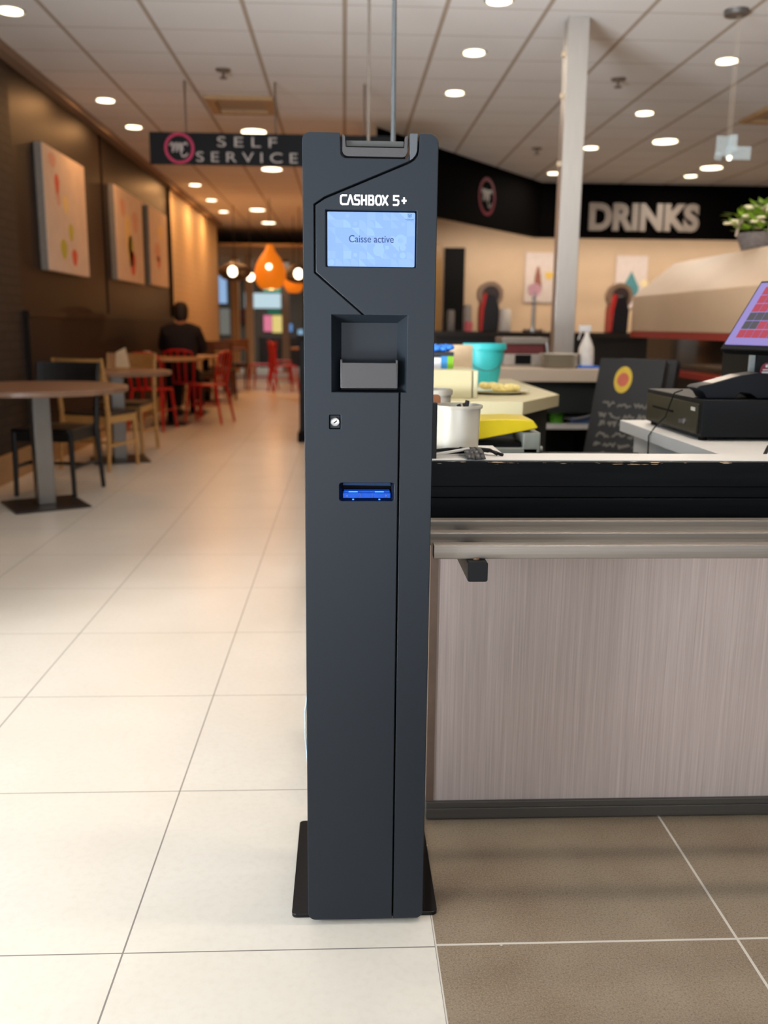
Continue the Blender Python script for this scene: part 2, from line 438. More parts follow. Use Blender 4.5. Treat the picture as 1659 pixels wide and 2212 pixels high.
# far end of the aisle: grey shopfront wall with glazing
M_GREYW = mat('grey_shopfront', (120, 116, 108), 0.6, var=0.1, scale=1)
MB().box(-9, 0.3, 27.5, 27.6, 0, ZC).build('wall_far', M_GREYW, kind='structure', smooth=False)
MB().box(-6.1, -6.0, 18.8, 27.5, 0, ZC).build('wall_far_left', M_GREYW, kind='structure', smooth=False)
MB().box(-6.1, -2.5, 18.7, 18.8, 0, ZC).build('wall_return', M_RIB, kind='structure', smooth=False)
MB().box(-6.0, 0.22, 19.4, 27.5, 2.72, 2.78).build('trim_3', mat('soffit_tan', (178, 148, 110), 0.7), kind='structure', smooth=False)

# ------------------------------------------------------------------ the payment kiosk
KY = 1.593
kiosk = thing('payment_kiosk', 'tall anthracite cash payment kiosk with a lit blue screen, at the counter end', 'kiosk', (0.044, 1.70, 0))
g = 0.0014
TL = arc(-0.069 + 0.013, 1.471 - 0.013, 0.013, 180, 90)
left_loop = arc(-0.070 + 0.015, 0.011 + 0.015, 0.015, 270, 180) + TL + [(-0.0085, 1.471), (-0.0065, 1.4695), (-0.0055, 1.446)] + \
    arc(0.0025, 1.4395, 0.008, 180, 270, 4) + arc(0.1005, 1.4390, 0.0075, 270, 360, 4) + \
    [(0.1080, 1.4275), (-0.0328, 1.3696), (-0.0505, 1.3575), (-0.0505, 1.2463), (0.0315, 1.1772), (-0.0212, 1.1772), (-0.0212, 1.0455), (0.0960, 1.0455), (0.0945, 0.011)]
right_loop = [(0.1250, 1.4715)] + arc(0.157 - 0.016, 1.4715 - 0.016, 0.016, 90, 0) + arc(0.1555 - 0.014, 0.0115 + 0.014, 0.014, 0, -90) + \
    [(0.0975, 0.011), (0.0990, 1.0455), (0.1092, 1.0455), (0.1092, 1.1772), (0.0350, 1.1772), (-0.0477, 1.2477), (-0.0477, 1.3560), (-0.0312, 1.3668), (0.1080, 1.4240), (0.1165, 1.4290), (0.1225, 1.4365), (0.1245, 1.4450)]
lock_hole = rrect(-0.0255, -0.0060, 0.9810, 1.0055, 0.0012, 2)
slot_hole = rrect(-0.0080, 0.0895, 0.8520, 0.8850, 0.0045, 4)
scr_hole = rrect(-0.0310, 0.1228, 1.2565, 1.3495, 0.0015, 2)
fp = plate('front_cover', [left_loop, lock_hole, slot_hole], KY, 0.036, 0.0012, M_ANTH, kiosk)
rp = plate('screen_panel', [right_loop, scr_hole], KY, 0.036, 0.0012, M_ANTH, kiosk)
trim = [(0.1095, 1.4715), (0.1222, 1.4715), (0.1216, 1.4452), (0.1196, 1.4385), (0.1148, 1.4325), (0.1092, 1.4292)]
plate('corner_trim', [trim], KY + 0.001, 0.035, 0.0006, mat('dark_grey_trim', (74, 78, 82), 0.5, var=0.05, scale=500), kiosk)
body = [(-0.068, 0.008), (0.1545, 0.008), (0.1555, 1.466), (0.1115, 1.466), (0.1115, 1.425), (-0.008, 1.425), (-0.008, 1.466), (-0.0675, 1.466)]
MB().prism(body, XZ, 1.6285, 1.775).build('body', M_ANTHD, kiosk, world=True, bevel=0.003)
MB().prism(rrect(-0.104, 0.1875, 1.616, 1.966, 0.010), XY, 0.0, 0.0085).build('base_plate', M_GLOSSB, kiosk, world=True, bevel=0.0012)
kiosk_cable = [(-0.060, 1.79, 0.42), (-0.076, 1.80, 0.40), (-0.0815, 1.80, 0.36), (-0.0815, 1.80, 0.30), (-0.077, 1.80, 0.24), (-0.066, 1.80, 0.215), (-0.05, 1.79, 0.22), (-0.04, 1.774, 0.24)]
MB().tube(kiosk_cable, 0.0021, 10).build('power_cable', mat('light_blue_grey_cable', (170, 190, 205), 0.4), kiosk, world=True)
# receipt printer mouth in the top notch
pr = MB().prism([(-0.0028, 1.4690), (-0.0028, 1.4420), (0.0005, 1.4370), (0.005, 1.4348), (0.0985, 1.4342), (0.1025, 1.4362), (0.1058, 1.4420), (0.1063, 1.4685), (0.1015, 1.4665), (0.1000, 1.4485), (0.0032, 1.4490), (0.0015, 1.4665)], XZ, KY + 0.002, KY + 0.020)
pr = pr.build('printer_bezel', M_GREYP, kiosk, world=True, bevel=0.0006)
MB().box(0.0035, 0.0998, KY + 0.010, KY + 0.03, 1.4515, 1.4605).build('paper_bar', mat('grey_bar', (66, 66, 64), 0.5), pr, world=True, bevel=0.0005)
MB().box(0.0005, 0.1030, KY + 0.021, KY + 0.034, 1.4320, 1.4580).build('paper_gap', M_VBLACK, pr, world=True)
# lettering CASHBOX 5+
GL = {'C': [[(1, 1), (.28, 1), (.08, .9), (0, .72), (0, .28), (.08, .1), (.28, 0), (1, 0)]],
      'A': [[(0, 0), (.48, 1), (.52, 1), (1, 0)]],
      'S': [[(.96, 1), (.22, 1), (.05, .9), (.05, .66), (.22, .53), (.78, .5), (.96, .38), (.96, .12), (.8, 0), (0, 0)]],
      'H': [[(0, 1), (0, 0)], [(1, 1), (1, 0)], [(0, .48), (1, .48)]],
      'B': [[(0, 0), (0, 1), (.75, 1), (.92, .9), (.92, .62), (.78, .52), (0, .52)], [(.78, .52), (1, .4), (1, .14), (.84, 0), (0, 0)]],
      'O': [[(.3, 1), (.7, 1), (.92, .85), (1, .6), (1, .4), (.92, .15), (.7, 0), (.3, 0), (.08, .15), (0, .4), (0, .6), (.08, .85), (.3, 1)]],
      'X': [[(0, 1), (1, 0)], [(1, 1), (0, 0)]],
      '5': [[(1, 1), (.05, 1), (.05, .55), (.8, .55), (1, .42), (1, .14), (.82, 0), (0, 0)]],
      '+': [[(.5, .85), (.5, .12)], [(0, .48), (1, .48)]]}
b = MB(); fn = XZ
spots = [('C', -0.0053, 0.0092), ('A', 0.0062, 0.0090), ('S', 0.0180, 0.0078), ('H', 0.0299, 0.0072), ('B', 0.0419, 0.0073), ('O', 0.0534, 0.0088), ('X', 0.0648, 0.0080), ('5', 0.0832, 0.0080), ('+', 0.0977, 0.0060)]
zt = 1.3577
for i, (ch, x0, w) in enumerate(spots):
    z0 = zt + 0.0003; hh = 0.0142
    if ch == '+': z0 += 0.0018; hh = 0.0108
    for st in GL[ch]:
        b.stroke([(x0 + u * w, z0 + v * hh) for u, v in st], 0.0028, fn, KY - 0.0008, KY + 0.0006)
b.build('lettering', M_WLET, rp, world=True, smooth=False)
# display
M_SCR = mat('display_blue', (20, 30, 50), 0.25, var=0, emit=(150, 190, 255), estr=0.98)
M_SCR2 = mat('display_light_blue', (20, 30, 50), 0.25, var=0, emit=(164, 205, 255), estr=0.98)
M_SCR3 = mat('display_mid_blue', (20, 30, 50), 0.25, var=0, emit=(157, 197, 255), estr=0.98)
sx0, sx1, sz0, sz1 = -0.0280, 0.1205, 1.2580, 1.3470
SY = KY + 0.0095
b = MB(); b.prism(rrect(sx0, sx1, sz0, sz1, 0.002), XZ, SY, SY + 0.003)
cw, chh = (sx1 - sx0) / 11, (sz1 - sz0) / 7
rnd = random.Random(21)
for i in range(11):
    for j in range(7):
        x0, z0 = sx0 + i * cw, sz0 + j * chh
        b.mi = rnd.choice((1, 2, 2)); k = rnd.random(); d0, d1 = SY - 0.0002, SY - 0.00005
        if k < 0.16: b.prism([(x0, z0), (x0 + cw, z0), (x0, z0 + chh)], XZ, d0, d1)
        elif k < 0.30: b.prism([(x0 + cw, z0 + chh), (x0, z0 + chh), (x0 + cw, z0)], XZ, d0, d1)
        elif k < 0.42: b.prism(arc(x0 + cw / 2, z0 + chh / 2, chh * 0.4, 0, 345, 23), XZ, d0, d1)
        elif k < 0.56: b.prism([(x0, z0)] + arc(x0, z0, min(cw, chh), 0, 90, 8), XZ, d0, d1)
        elif k < 0.66: b.prism([(x0, z0), (x0 + cw, z0), (x0 + cw, z0 + chh), (x0, z0 + chh)], XZ, d0, d1)
        elif k < 0.76:
            q = 0.28; b.prism([(x0 + q * cw, z0 + q * chh), (x0 + (1 - q) * cw, z0 + q * chh), (x0 + (1 - q) * cw, z0 + (1 - q) * chh), (x0 + q * cw, z0 + (1 - q) * chh)], XZ, d0, d1)
b.mi = 1
for (cx_, cz_, r_) in ((0.0965, 1.3015, 0.0100), (0.0590, 1.2850, 0.0095)):
    for q in range(24):
        a0, a1 = 15 * q, 15 * q + 15
        b.prism(arc(cx_, cz_, r_, a0, a1, 1) + arc(cx_, cz_, r_ * 0.45, a1, a0, 1), XZ, SY - 0.0004, SY - 0.00025)
scr = b.build('display', [M_SCR, M_SCR2, M_SCR3], rp, world=True, smooth=False)
text('display_text', 'Caisse active', 0.0085, 0.0845, 1.2975, 1.3095, SY - 0.0006, M_TEXT, rp, 0.0003, fat=0.006)
b = MB(); fnl = XZ
b.stroke([(0.1085, 1.3445), (0.1145, 1.3445), (0.1140, 1.3405), (0.1115, 1.3388), (0.1090, 1.3405), (0.1085, 1.3445)], 0.0007, fnl, SY - 0.0007, SY - 0.0004)
b.prism(arc(0.1115, 1.3418, 0.0014, 0, 330, 11), XZ, SY - 0.0007, SY - 0.0004)
for i in range(9): b.box(0.1040 + i * 0.0016, 0.1052 + i * 0.0016, SY - 0.0007, SY - 0.0004, 1.3355, 1.3366)
b.box(0.1060, 0.1180, SY - 0.0007, SY - 0.0004, 1.3338, 1.3342)
b.build('display_logo', mat('display_teal', (20, 60, 90), 0.5, var=0, emit=(40, 100, 150), estr=0.8), rp, world=True, smooth=False)
# coin recess with the cup
b = MB(); o = (-0.0212, 0.1092, 1.0455, 1.1772); i_ = (-0.0045, 0.0935, 1.0475, 1.1640); yo, yi = KY + 0.0012, KY + 0.030
po = [(o[0], yo, o[3]), (o[1], yo, o[3]), (o[1], yo, o[2]), (o[0], yo, o[2])]
pi_ = [(i_[0], yi, i_[3]), (i_[1], yi, i_[3]), (i_[1], yi, i_[2]), (i_[0], yi, i_[2])]
for k in range(4): b.quad(po[k], po[(k + 1) % 4], pi_[(k + 1) % 4], pi_[k])
b.quad(*pi_)
for k in range(4):
    a1, a2 = po[k], po[(k + 1) % 4]; b.quad(a1, a2, (a2[0], KY + 0.036, a2[2]), (a1[0], KY + 0.036, a1[2]))
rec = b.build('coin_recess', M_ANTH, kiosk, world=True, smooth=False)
b = MB()
b.prism([(-0.0055, 1.0960), (0.0930, 1.0960), (0.0925, 1.0525), (-0.0040, 1.0525)], XZ, KY - 0.0030, KY + 0.0005)
for x in (-0.0060, 0.0900):
    b.prism([(KY - 0.003, 1.0525), (KY - 0.003, 1.0975), (KY + 0.001, 1.1015), (KY + 0.026, 1.1015), (KY + 0.026, 1.0525)], YZ, x, x + 0.0036)
b.box(-0.0035, 0.0905, KY - 0.002, KY + 0.026, 1.0525, 1.0560)
b.build('coin_cup', M_GREYP, rec, world=True, bevel=0.0012)
# lock
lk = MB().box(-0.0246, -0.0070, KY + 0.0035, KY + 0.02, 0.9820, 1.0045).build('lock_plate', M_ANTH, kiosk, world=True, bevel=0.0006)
MB().lathe([(0.0078, -(KY + 0.004)), (0.0080, -(KY - 0.0006)), (0.0070, -(KY - 0.0018)), (0.0052, -(KY - 0.0014))], (-0.0152, 0, 0.9932), 32, 'Y').build('lock_cylinder', M_CHROME, lk, world=True)
MB().box(-0.0188, -0.0116, KY - 0.0020, KY - 0.0010, 0.9924, 0.9942, Matrix.Rotation(R(-38), 3, 'Y')).build('keyway', M_VBLACK, lk, world=True)
# banknote mouth, lit blue
M_LED = mat('blue_led', (20, 60, 200), 0.3, var=0, emit=(40, 140, 255), estr=2.2)
M_BLUEL = mat('backlit_blue_plastic', (14, 60, 140), 0.5, spec=0.2, var=0.2, scale=160, emit=(10, 84, 215), estr=0.45)
M_BLUED = mat('dim_blue_plastic', (22, 40, 66), 0.55, spec=0.15, var=0.15, scale=120, emit=(14, 46, 84), estr=0.4)
bz = MB()
ro, ri = rrect(-0.0078, 0.0893, 0.8522, 0.8848, 0.0044, 4), rrect(-0.0030, 0.0850, 0.8550, 0.8842, 0.0020, 4)
n = len(ro)
for k in range(n):
    j = (k + 1) % n; y1 = KY + 0.002; y2 = KY + 0.012
    bz.quad((ro[k][0], y1, ro[k][1]), (ro[j][0], y1, ro[j][1]), (ri[j][0], y2, ri[j][1]), (ri[k][0], y2, ri[k][1]))
bz = bz.build('banknote_bezel', mat('dark_blue_bezel', (10, 16, 30), 0.4), kiosk, world=True)
MB().box(-0.0078, 0.0893, KY + 0.026, KY + 0.030, 0.8522, 0.8848).build('slot_back', M_VBLACK, bz, world=True)
MB().prism([(-0.0010, 0.8840), (0.0830, 0.8840), (0.0838, 0.8785), (-0.0018, 0.8795)], XZ, KY + 0.007, KY + 0.026).build('upper_lip', M_BLUED, bz, world=True)
lip = MB().box(-0.0018, 0.0835, KY + 0.005, KY + 0.024, 0.8565, 0.8655)
lip.box(0.0, 0.0820, KY + 0.008, KY + 0.024, 0.8655, 0.8690)
lip = lip.build('lower_lip', M_BLUEL, bz, world=True, bevel=0.0006)
for x in (0.0165, 0.0635): MB().box(x - 0.008, x + 0.008, KY + 0.0060, KY + 0.0085, 0.8668, 0.8684).box(x - 0.0016, x + 0.0016, KY + 0.0030, KY + 0.005, 0.8535, 0.8552).build('led', M_LED, bz, world=True)
for x in (0.0055, 0.0755):
    MB().lathe([(0.0017, -(KY + 0.006)), (0.0017, -(KY + 0.0045))], (x, 0, 0.8608), 16, 'Y').build('lens', mat('dark_lens', (10, 40, 110), 0.2), bz, world=True)
for x in (0.0295, 0.0520): MB().stroke([(x, 0.8570), (x, 0.8650)], 0.0006, XZ, KY + 0.0043, KY + 0.0052).build('lip_seam', MATS['dark_lens'], bz, world=True)

# ------------------------------------------------------------------ the front counter
ctr = thing('service_counter', 'long service counter with black boards, steel tray rails and a taupe laminate front', 'counter', (1.3, 2.0, 0))
RX = 2.6
MB().box(0.205, RX, 1.985, 2.02, 0.04, 0.76).build('laminate_panel', M_LAM, ctr, world=True)
MB().box(0.196, 0.214, 1.982, 2.03, 0.04, 0.76).build('edge_trim', mat('dark_taupe_edge', (110, 88, 74), 0.5), ctr, world=True)
b = MB().box(0.196, RX, 1.972, 2.02, 0.004, 0.030).box(0.196, RX, 1.975, 2.02, 0.030, 0.045)
b.build('kick_plate', m_steel('dull_steel', (3, 30, 160), (0.11, 0.10, 0.088)), ctr, world=True, bevel=0.001)
FY = 1.93
for z0, z1, y in ((0.8210, 0.8750, FY - 0.012), (0.7955, 0.8205, FY - 0.004), (0.7380, 0.7945, FY - 0.010)):
    MB().box(0.172, RX, y, 2.02, z0, z1).build('fascia_board', M_BPAINT, ctr, world=True, bevel=0.0016)
b = MB().box(0.172, RX, FY + 0.004, 2.035, 0.868, 0.8775).box(0.172, 0.36, 2.035, 2.17, 0.860, 0.8775)
b.build('counter_top', M_WHITE, ctr, world=True, bevel=0.001)
bw = thing('back_worktop', 'low dark worktop behind the front counter, under the yellow-lidded appliance', 'worktop', (0.55, 2.4, 0))
MB().box(0.205, 0.925, 2.20, 2.80, 0.755, 0.775).build('worktop', M_DGREEN, bw, world=True)
for x in (0.205, 0.89): MB().box(x, x + 0.03, 2.20, 2.80, 0.0, 0.755).build('side_panel', M_DGREEN, bw, world=True)
for y in (1.650, 1.757, 1.872):
    MB().prism(rrect(y - 0.016, y + 0.016, 0.7335, 0.7590, 0.0022, 3), YZ, 0.168, RX).build('tray_rail', M_STEEL, ctr, world=True)
for x0 in (0.2285, 1.030):
    br = MB().prism(rrect(x0, x0 + 0.0375, 0.696, 0.7335, 0.004), XZ, 1.612, 1.99).build('rail_bracket', M_BLACK, ctr, world=True)
    MB().cyl(x0 + 0.018, 1.632, 0.7335, 0.7365, 0.006, 14).build('weld', mat('brown_weld', (120, 92, 66), 0.5), br, world=True)
# things on the counter behind the kiosk
def bucket(name, label, x, y, z, r, h, m, cat='bucket'):
    t = thing(name, label, cat, (x, y, z))
    MB().lathe([(r * 0.88, 0.004), (r * 0.92, 0), (r * 0.9, 0.002), (r * 0.97, h * 0.93), (r * 1.04, h * 0.93), (r * 1.06, h * 0.965), (r * 1.04, h), (r * 0.97, h), (r * 0.93, h * 0.9), (r * 0.86, 0.012)][1:], (0, 0, 0), 48).build('pot', m, t)
    return t
M_PORC = mat('white_porcelain', (186, 180, 166), 0.2, var=0.02, scale=4)
pot = bucket('cutlery_pot', 'white porcelain pot holding dark-handled cutlery, beside the kiosk', 0.2645, 2.105, 0.8775, 0.0545, 0.104, M_PORC, 'pot')
for i, (a, dx) in enumerate(((0.3, 0.018), (0.15, 0.027), (-0.25, 0.044), (-0.35, 0.036))):
    t = thing('cutlery', ['dark spoon handle leaning in the white pot, at its middle', 'dark fork handle in the white pot beside the spoon', 'dark knife handle leaning at the right rim of the white pot', 'short dark handle lying low by the right rim of the white pot'][i], 'cutlery', (0.2645 + dx - 0.012, 2.115, 0.892), 0, 'cutlery in the white pot')
    MB().tube([(0, 0, 0), (a * 0.03, 0, 0.06), (a * 0.06, 0.004, 0.098 - 0.003 * i)], [0.003, 0.003, 0.005], 8).build('handle', mat('dark_grey_handle', (50, 47, 46), 0.4), t)
bucket('serving_pot', 'second white porcelain pot, farther back behind the cutlery pot', 0.246, 2.50, 0.775, 0.050, 0.215, M_PORC, 'pot')
tag(MB().prism(rrect(0.186, 0.2300, 0.8775, 1.000, 0.009), XZ, 2.160, 2.169).build('wooden_board', mat('brown_wood_board', (116, 68, 36), 0.5), bevel=0.001), 'small brown wooden board standing upright behind the kiosk edge', 'board')
tag(MB().box(0.186, 0.2005, 1.945, 1.965, 0.8775, 0.998).build('black_holder', M_BLACK, bevel=0.001), 'narrow black upright holder between the kiosk and white pot', 'holder')
cb_pts = [[(0.176, 1.955, 0.884), (0.22, 1.98, 0.886), (0.275, 2.0, 0.885), (0.31, 2.01, 0.887), (0.325, 2.02, 0.884)],
          [(0.176, 1.975, 0.889), (0.23, 2.0, 0.891), (0.30, 2.0, 0.892), (0.325, 2.0, 0.890), (0.34, 1.985, 0.882)],
          [(0.178, 1.99, 0.883), (0.25, 2.02, 0.884), (0.31, 2.012, 0.889), (0.335, 2.005, 0.885), (0.352, 1.985, 0.8805)]]
t = thing('cable_bundle', 'bundle of black cables lying on the counter top under the white pot', 'cables', (0.25, 1.99, 0.8775))
for q in cb_pts: MB().tube(q, 0.0035, 8).build('black_cable', M_BLACK, t, world=True)
MB().tube([(0.174, 1.95, 0.882), (0.21, 1.957, 0.887), (0.25, 1.965, 0.893), (0.275, 1.972, 0.896)], 0.0032, 8).build('grey_cable', mat('light_grey_cable', (190, 186, 178), 0.4), t, world=True)
b = MB(); rows = []
for i in range(7):
    u = i / 6
    rows.append([(0.255 + 0.010 * u + v * 0.041, 2.03 - 0.10 * u - 0.016 * max(0, u - 0.85), 0.886 + 0.0105 * math.sin(PI * min(1, u * 1.1)) + 0.0015 * math.sin(v * 9 + i) - 0.014 * max(0, u - 0.9) * 10 * 0.5) for v in (0, .25, .5, .75, 1)])
for r0, r1 in zip(rows, rows[1:]):
    for k in range(4): b.quad(r0[k], r0[k + 1], r1[k + 1], r1[k])
o = b.build('duct_tape', mat('black_tape', (46, 44, 43), 0.4, scale=60)); sm = o.modifiers.new('solid', 'SOLIDIFY'); sm.thickness = 0.0008
tag(o, 'strip of black duct tape holding the cables to the counter edge', 'tape')

# yellow-lidded grey appliance
t = thing('bread_slicer', 'grey appliance with a raised yellow lid on the worktop, right of the white pot', 'appliance', (0.47, 2.62, 0.775))
MB().box(0.36, 0.56, 2.58, 2.74, 0.775, 0.818).box(0.515, 0.566, 2.58, 2.70, 0.80, 0.862).build('housing', mat('grey_housing', (132, 134, 124), 0.5), t, world=True, bevel=0.004)
MB().lathe([(0.010, -0.568), (0.010, -0.580)], (0, 2.62, 0.808), 16, 'X').build('knob', MATS['grey_housing'], t, world=True)
MB().box(0.37, 0.51, 2.59, 2.72, 0.818, 0.832).build('blade_slot', M_VBLACK, t, world=True)
lid = [(0.345, 0.893), (0.42, 0.8995), (0.48, 0.9005), (0.540, 0.898), (0.556, 0.878), (0.553, 0.874), (0.345, 0.834)]
MB().prism(lid, XZ, 2.575, 2.74).build('lid', mat('yellow_plastic', (196, 172, 8), 0.4, var=0.04), t, world=True, bevel=0.003)

# till counter on the right, cash drawer, card terminal, touch screen
t = thing('till_counter', 'white till counter with a pale front, running back from the black counter', 'counter', (1.4, 2.5, 0))
MB().box(0.93, 2.5, 2.04, 3.02, 0.818, 0.855).build('counter_top', M_WHITE, t, world=True, bevel=0.0012)
MB().box(0.975, 2.5, 2.04, 3.0, 0.0, 0.818).build('cabinet', M_WHITE, t, world=True)
dr = thing('cash_drawer', 'black metal cash drawer on the white till counter', 'cash drawer', (1.19, 2.685, 0.855))
MB().box(0.982, 1.42, 2.45, 2.915, 0.866, 0.968).build('housing', mat('black_metal_box', (15, 17, 20), 0.5, var=0.08, scale=300, spec=0.2), dr, world=True, bevel=0.002)
df = MB().box(0.977, 0.990, 2.475, 2.900, 0.872, 0.955).build('drawer_front', mat('dark_olive_front', (50, 45, 32), 0.45, var=0.05, spec=0.3), dr, world=True, bevel=0.0015)
MB().box(0.9755, 0.980, 2.66, 2.84, 0.9145, 0.9205).build('slot', M_VBLACK, df, world=True)
MB().lathe([(0.0085, -0.980), (0.0085, -0.9735), (0.0050, -0.9725)], (0, 2.565, 0.899), 20, 'X').box(0.960, 0.974, 2.5635, 2.5665, 0.893, 0.905).build('key_lock', M_CHROME, df, world=True)
MB().box(0.9757, 0.978, 2.492, 2.522, 0.934, 0.944).build('badge', mat('pale_badge', (190, 186, 176), 0.4), df, world=True)
for y in (2.48, 2.88):
    for x in (1.0, 1.40): MB().cyl(x, y, 0.855, 0.866, 0.012, 14).build('foot', M_VBLACK, dr, world=True)
te = thing('card_terminal', 'black card payment terminal lying on the cash drawer', 'card terminal', (1.08, 2.56, 0.968))
prof = [(0.975, 0.997), (0.985, 1.004), (1.02, 1.010), (1.10, 1.033), (1.15, 1.041), (1.21, 1.034), (1.23, 1.005), (1.23, 0.972), (1.15, 0.969), (1.13, 0.982), (1.10, 0.986), (1.085, 0.969), (1.005, 0.969), (0.995, 0.985)]
MB().prism(prof, XZ, 2.49, 2.57).build('body', mat('blue_black_plastic', (13, 16, 22), 0.45, spec=0.2), te, world=True, bevel=0.002)
MB().quad((1.02, 2.495, 1.0112), (1.10, 2.495, 1.0342), (1.10, 2.565, 1.0342), (1.02, 2.565, 1.0112)).build('keypad', mat('grey_brown_keypad', (96, 84, 74), 0.3), te, world=True)
b = MB()
rp_ = [(1.20, 2.49, 0.96), (1.205, 2.485, 0.935), (1.195, 2.447, 0.918), (1.18, 2.446, 0.925), (1.175, 2.447, 0.94), (1.185, 2.448, 0.955)]
tag(MB().tube(rp_[2:] + [(1.20, 2.448, 0.95), (1.21, 2.448, 0.935), (1.195, 2.447, 0.918)], 0.0022, 8).build('key_ring', M_CHROME), 'steel key ring on the near side of the cash drawer', 'key ring')
tag(MB().tube([(0.978, 2.60, 0.985), (0.962, 2.62, 0.975), (0.966, 2.66, 0.94), (0.962, 2.68, 0.90), (0.940, 2.70, 0.868), (0.922, 2.70, 0.84), (0.924, 2.70, 0.76)], 0.0022, 8).build('thin_cable', M_BLACK), 'thin black wire hanging down across the front of the cash drawer', 'cable')
t = thing('till_cables', 'pair of black cables curling over the white till counter at the right edge', 'cables', (1.15, 2.25, 0.857))
MB().tube([(0.985, 2.06, 0.862), (1.01, 2.12, 0.866), (1.05, 2.19, 0.874), (1.12, 2.25, 0.872), (1.25, 2.30, 0.862)], 0.0045, 8).build('black_cable', M_BLACK, t, world=True)
MB().tube([(0.995, 2.06, 0.860), (1.03, 2.11, 0.862), (1.08, 2.17, 0.866), (1.15, 2.20, 0.864), (1.25, 2.22, 0.860)], 0.0040, 8).build('black_cable', M_BLACK, t, world=True)
tb = thing('till_printer', 'black till printer unit with a round burgundy sticker, under the touch screen', 'till', (1.32, 2.75, 0.968))
MB().box(1.195, 1.40, 2.62, 2.86, 0.968, 1.095).build('housing', M_BLACK, tb, world=True, bevel=0.003)
MB().box(1.180, 1.200, 2.625, 2.635, 1.020, 1.095).build('port_strip', mat('pale_metal_strip', (168, 174, 172), 0.4), tb, world=True)
st = MB().lathe([(0.0185, -2.6195), (0.0185, -2.6180)], (1.228, 0, 1.040), 32, 'Y', sy=1.25).build('sticker', mat('burgundy_sticker', (150, 50, 66), 0.5), tb, world=True)
b = MB(); b.sphere((1.228, 2.6178, 1.054), 0.0045, (1, 0.1, 1)); b.box(1.217, 1.239, 2.6172, 2.6180, 1.042, 1.045); b.box(1.215, 1.241, 2.6172, 2.6180, 1.034, 1.0385); b.box(1.214, 1.242, 2.6172, 2.6180, 1.027, 1.0305)
b.build('sticker_print', M_WLET, st, world=True)
MB().box(1.27, 1.33, 2.62, 2.70, 1.095, 1.16).build('screen_stand', M_BLACK, tb, world=True, bevel=0.004)
# touch screen: local frame  e (width), u (up), n (towards the cashier)
al, ro_ = R(17), R(33)
nh = Vector((-math.cos(al), -math.sin(al), 0)); e = Vector((math.sin(al), -math.cos(al), 0))
u = Vector((-nh.x * math.sin(ro_), -nh.y * math.sin(ro_), math.cos(ro_))); nn = e.cross(u)
BLc = Vector((1.090, 2.60, 1.117))
MX = Matrix(((e.x, -nn.x, u.x, 0), (e.y, -nn.y, u.y, 0), (e.z, -nn.z, u.z, 0), (0, 0, 0, 1)))
ts = thing('touch_screen', 'tilted till touch screen showing rows of red buttons on lilac', 'monitor', tuple(BLc))
def tsb(bm, name, m, parent=ts, bevel=0.0):
    bm.bm.transform(MX); return bm.build(name, m, parent, bevel=bevel)
Wd, Hg = 0.36, 0.215
tsb(MB().box(-0.012, Wd, 0.004, 0.030, -0.016, Hg), 'housing', M_BLACK, bevel=0.003)
M_LIL = mat('screen_lilac', (40, 36, 60), 0.3, var=0, emit=(150, 135, 205), estr=0.85)
pan = tsb(MB().box(0.0, Wd - 0.012, 0.0, 0.004, 0.0, Hg - 0.010), 'display', M_LIL)
cR = mat('screen_red', (60, 10, 20), 0.3, var=0, emit=(175, 45, 72), estr=0.85); cG = mat('screen_dark', (30, 30, 34), 0.3, var=0, emit=(62, 58, 66), estr=0.8)
cB = mat('screen_blue', (20, 60, 120), 0.3, var=0, emit=(50, 125, 210), estr=0.85); cT = mat('screen_teal', (20, 60, 80), 0.3, var=0, emit=(50, 125, 160), estr=0.8)
b = MB()
lay = ['RRRRRTTTTT', 'GGRRRRBTTT', 'GGGGGRRRRR', 'RRBRRRRRRR', 'RRRRRRRRRR', 'RRRRRRRRRR']
for j, row in enumerate(lay):
    for i, ch in enumerate(row):
        b.mi = 'RGBT'.index(ch); x0 = 0.030 + i * 0.0300; z0 = 0.022 + j * 0.0285
        b.box(x0, x0 + 0.0275, -0.0008, 0.0, z0, z0 + 0.0255)
tsb(b, 'screen_buttons', [cR, cG, cB, cT], pan)

# ------------------------------------------------------------------ prep counters behind
t = thing('prep_counter', 'cream prep counter with a cut corner, behind the white pots', 'counter', (0.55, 3.9, 0))
pc = [(0.12, 3.18), (0.632, 3.19), (0.846, 3.56), (0.846, 4.62), (0.12, 4.62)]
MB().prism(pc, XY, 0.853, 0.90).build('counter_top', [M_CREAM], t, world=True, bevel=0.002)
pi2 = [(0.14, 3.24), (0.61, 3.25), (0.81, 3.60), (0.81, 4.60), (0.14, 4.60)]
MB().prism(pi2, XY, 0.0, 0.853).build('cabinet', M_DGREEN, t, world=True)
t = thing('cream_scale', 'cream boxy appliance standing on the cream prep counter', 'appliance', (0.36, 3.45, 0.90))
MB().box(0.22, 0.470, 3.34, 3.60, 0.90, 1.003).build('housing', M_CREAM, t, world=True, bevel=0.003)
MB().box(0.474, 0.492, 3.345, 3.60, 0.90, 1.000).build('side_panel', mat('pale_cream', (202, 196, 164), 0.5), t, world=True, bevel=0.003)
tag(MB().box(0.405, 0.517, 3.68, 3.80, 0.90, 1.085).build('cardboard_box', mat('beige_card', (216, 190, 156), 0.7), bevel=0.002), 'tall beige cardboard box behind the cream appliance, left of the turquoise bucket', 'box')
t = thing('printed_carton', 'small carton with blue and green panels on the cream appliance', 'box', (0.375, 3.45, 1.003))
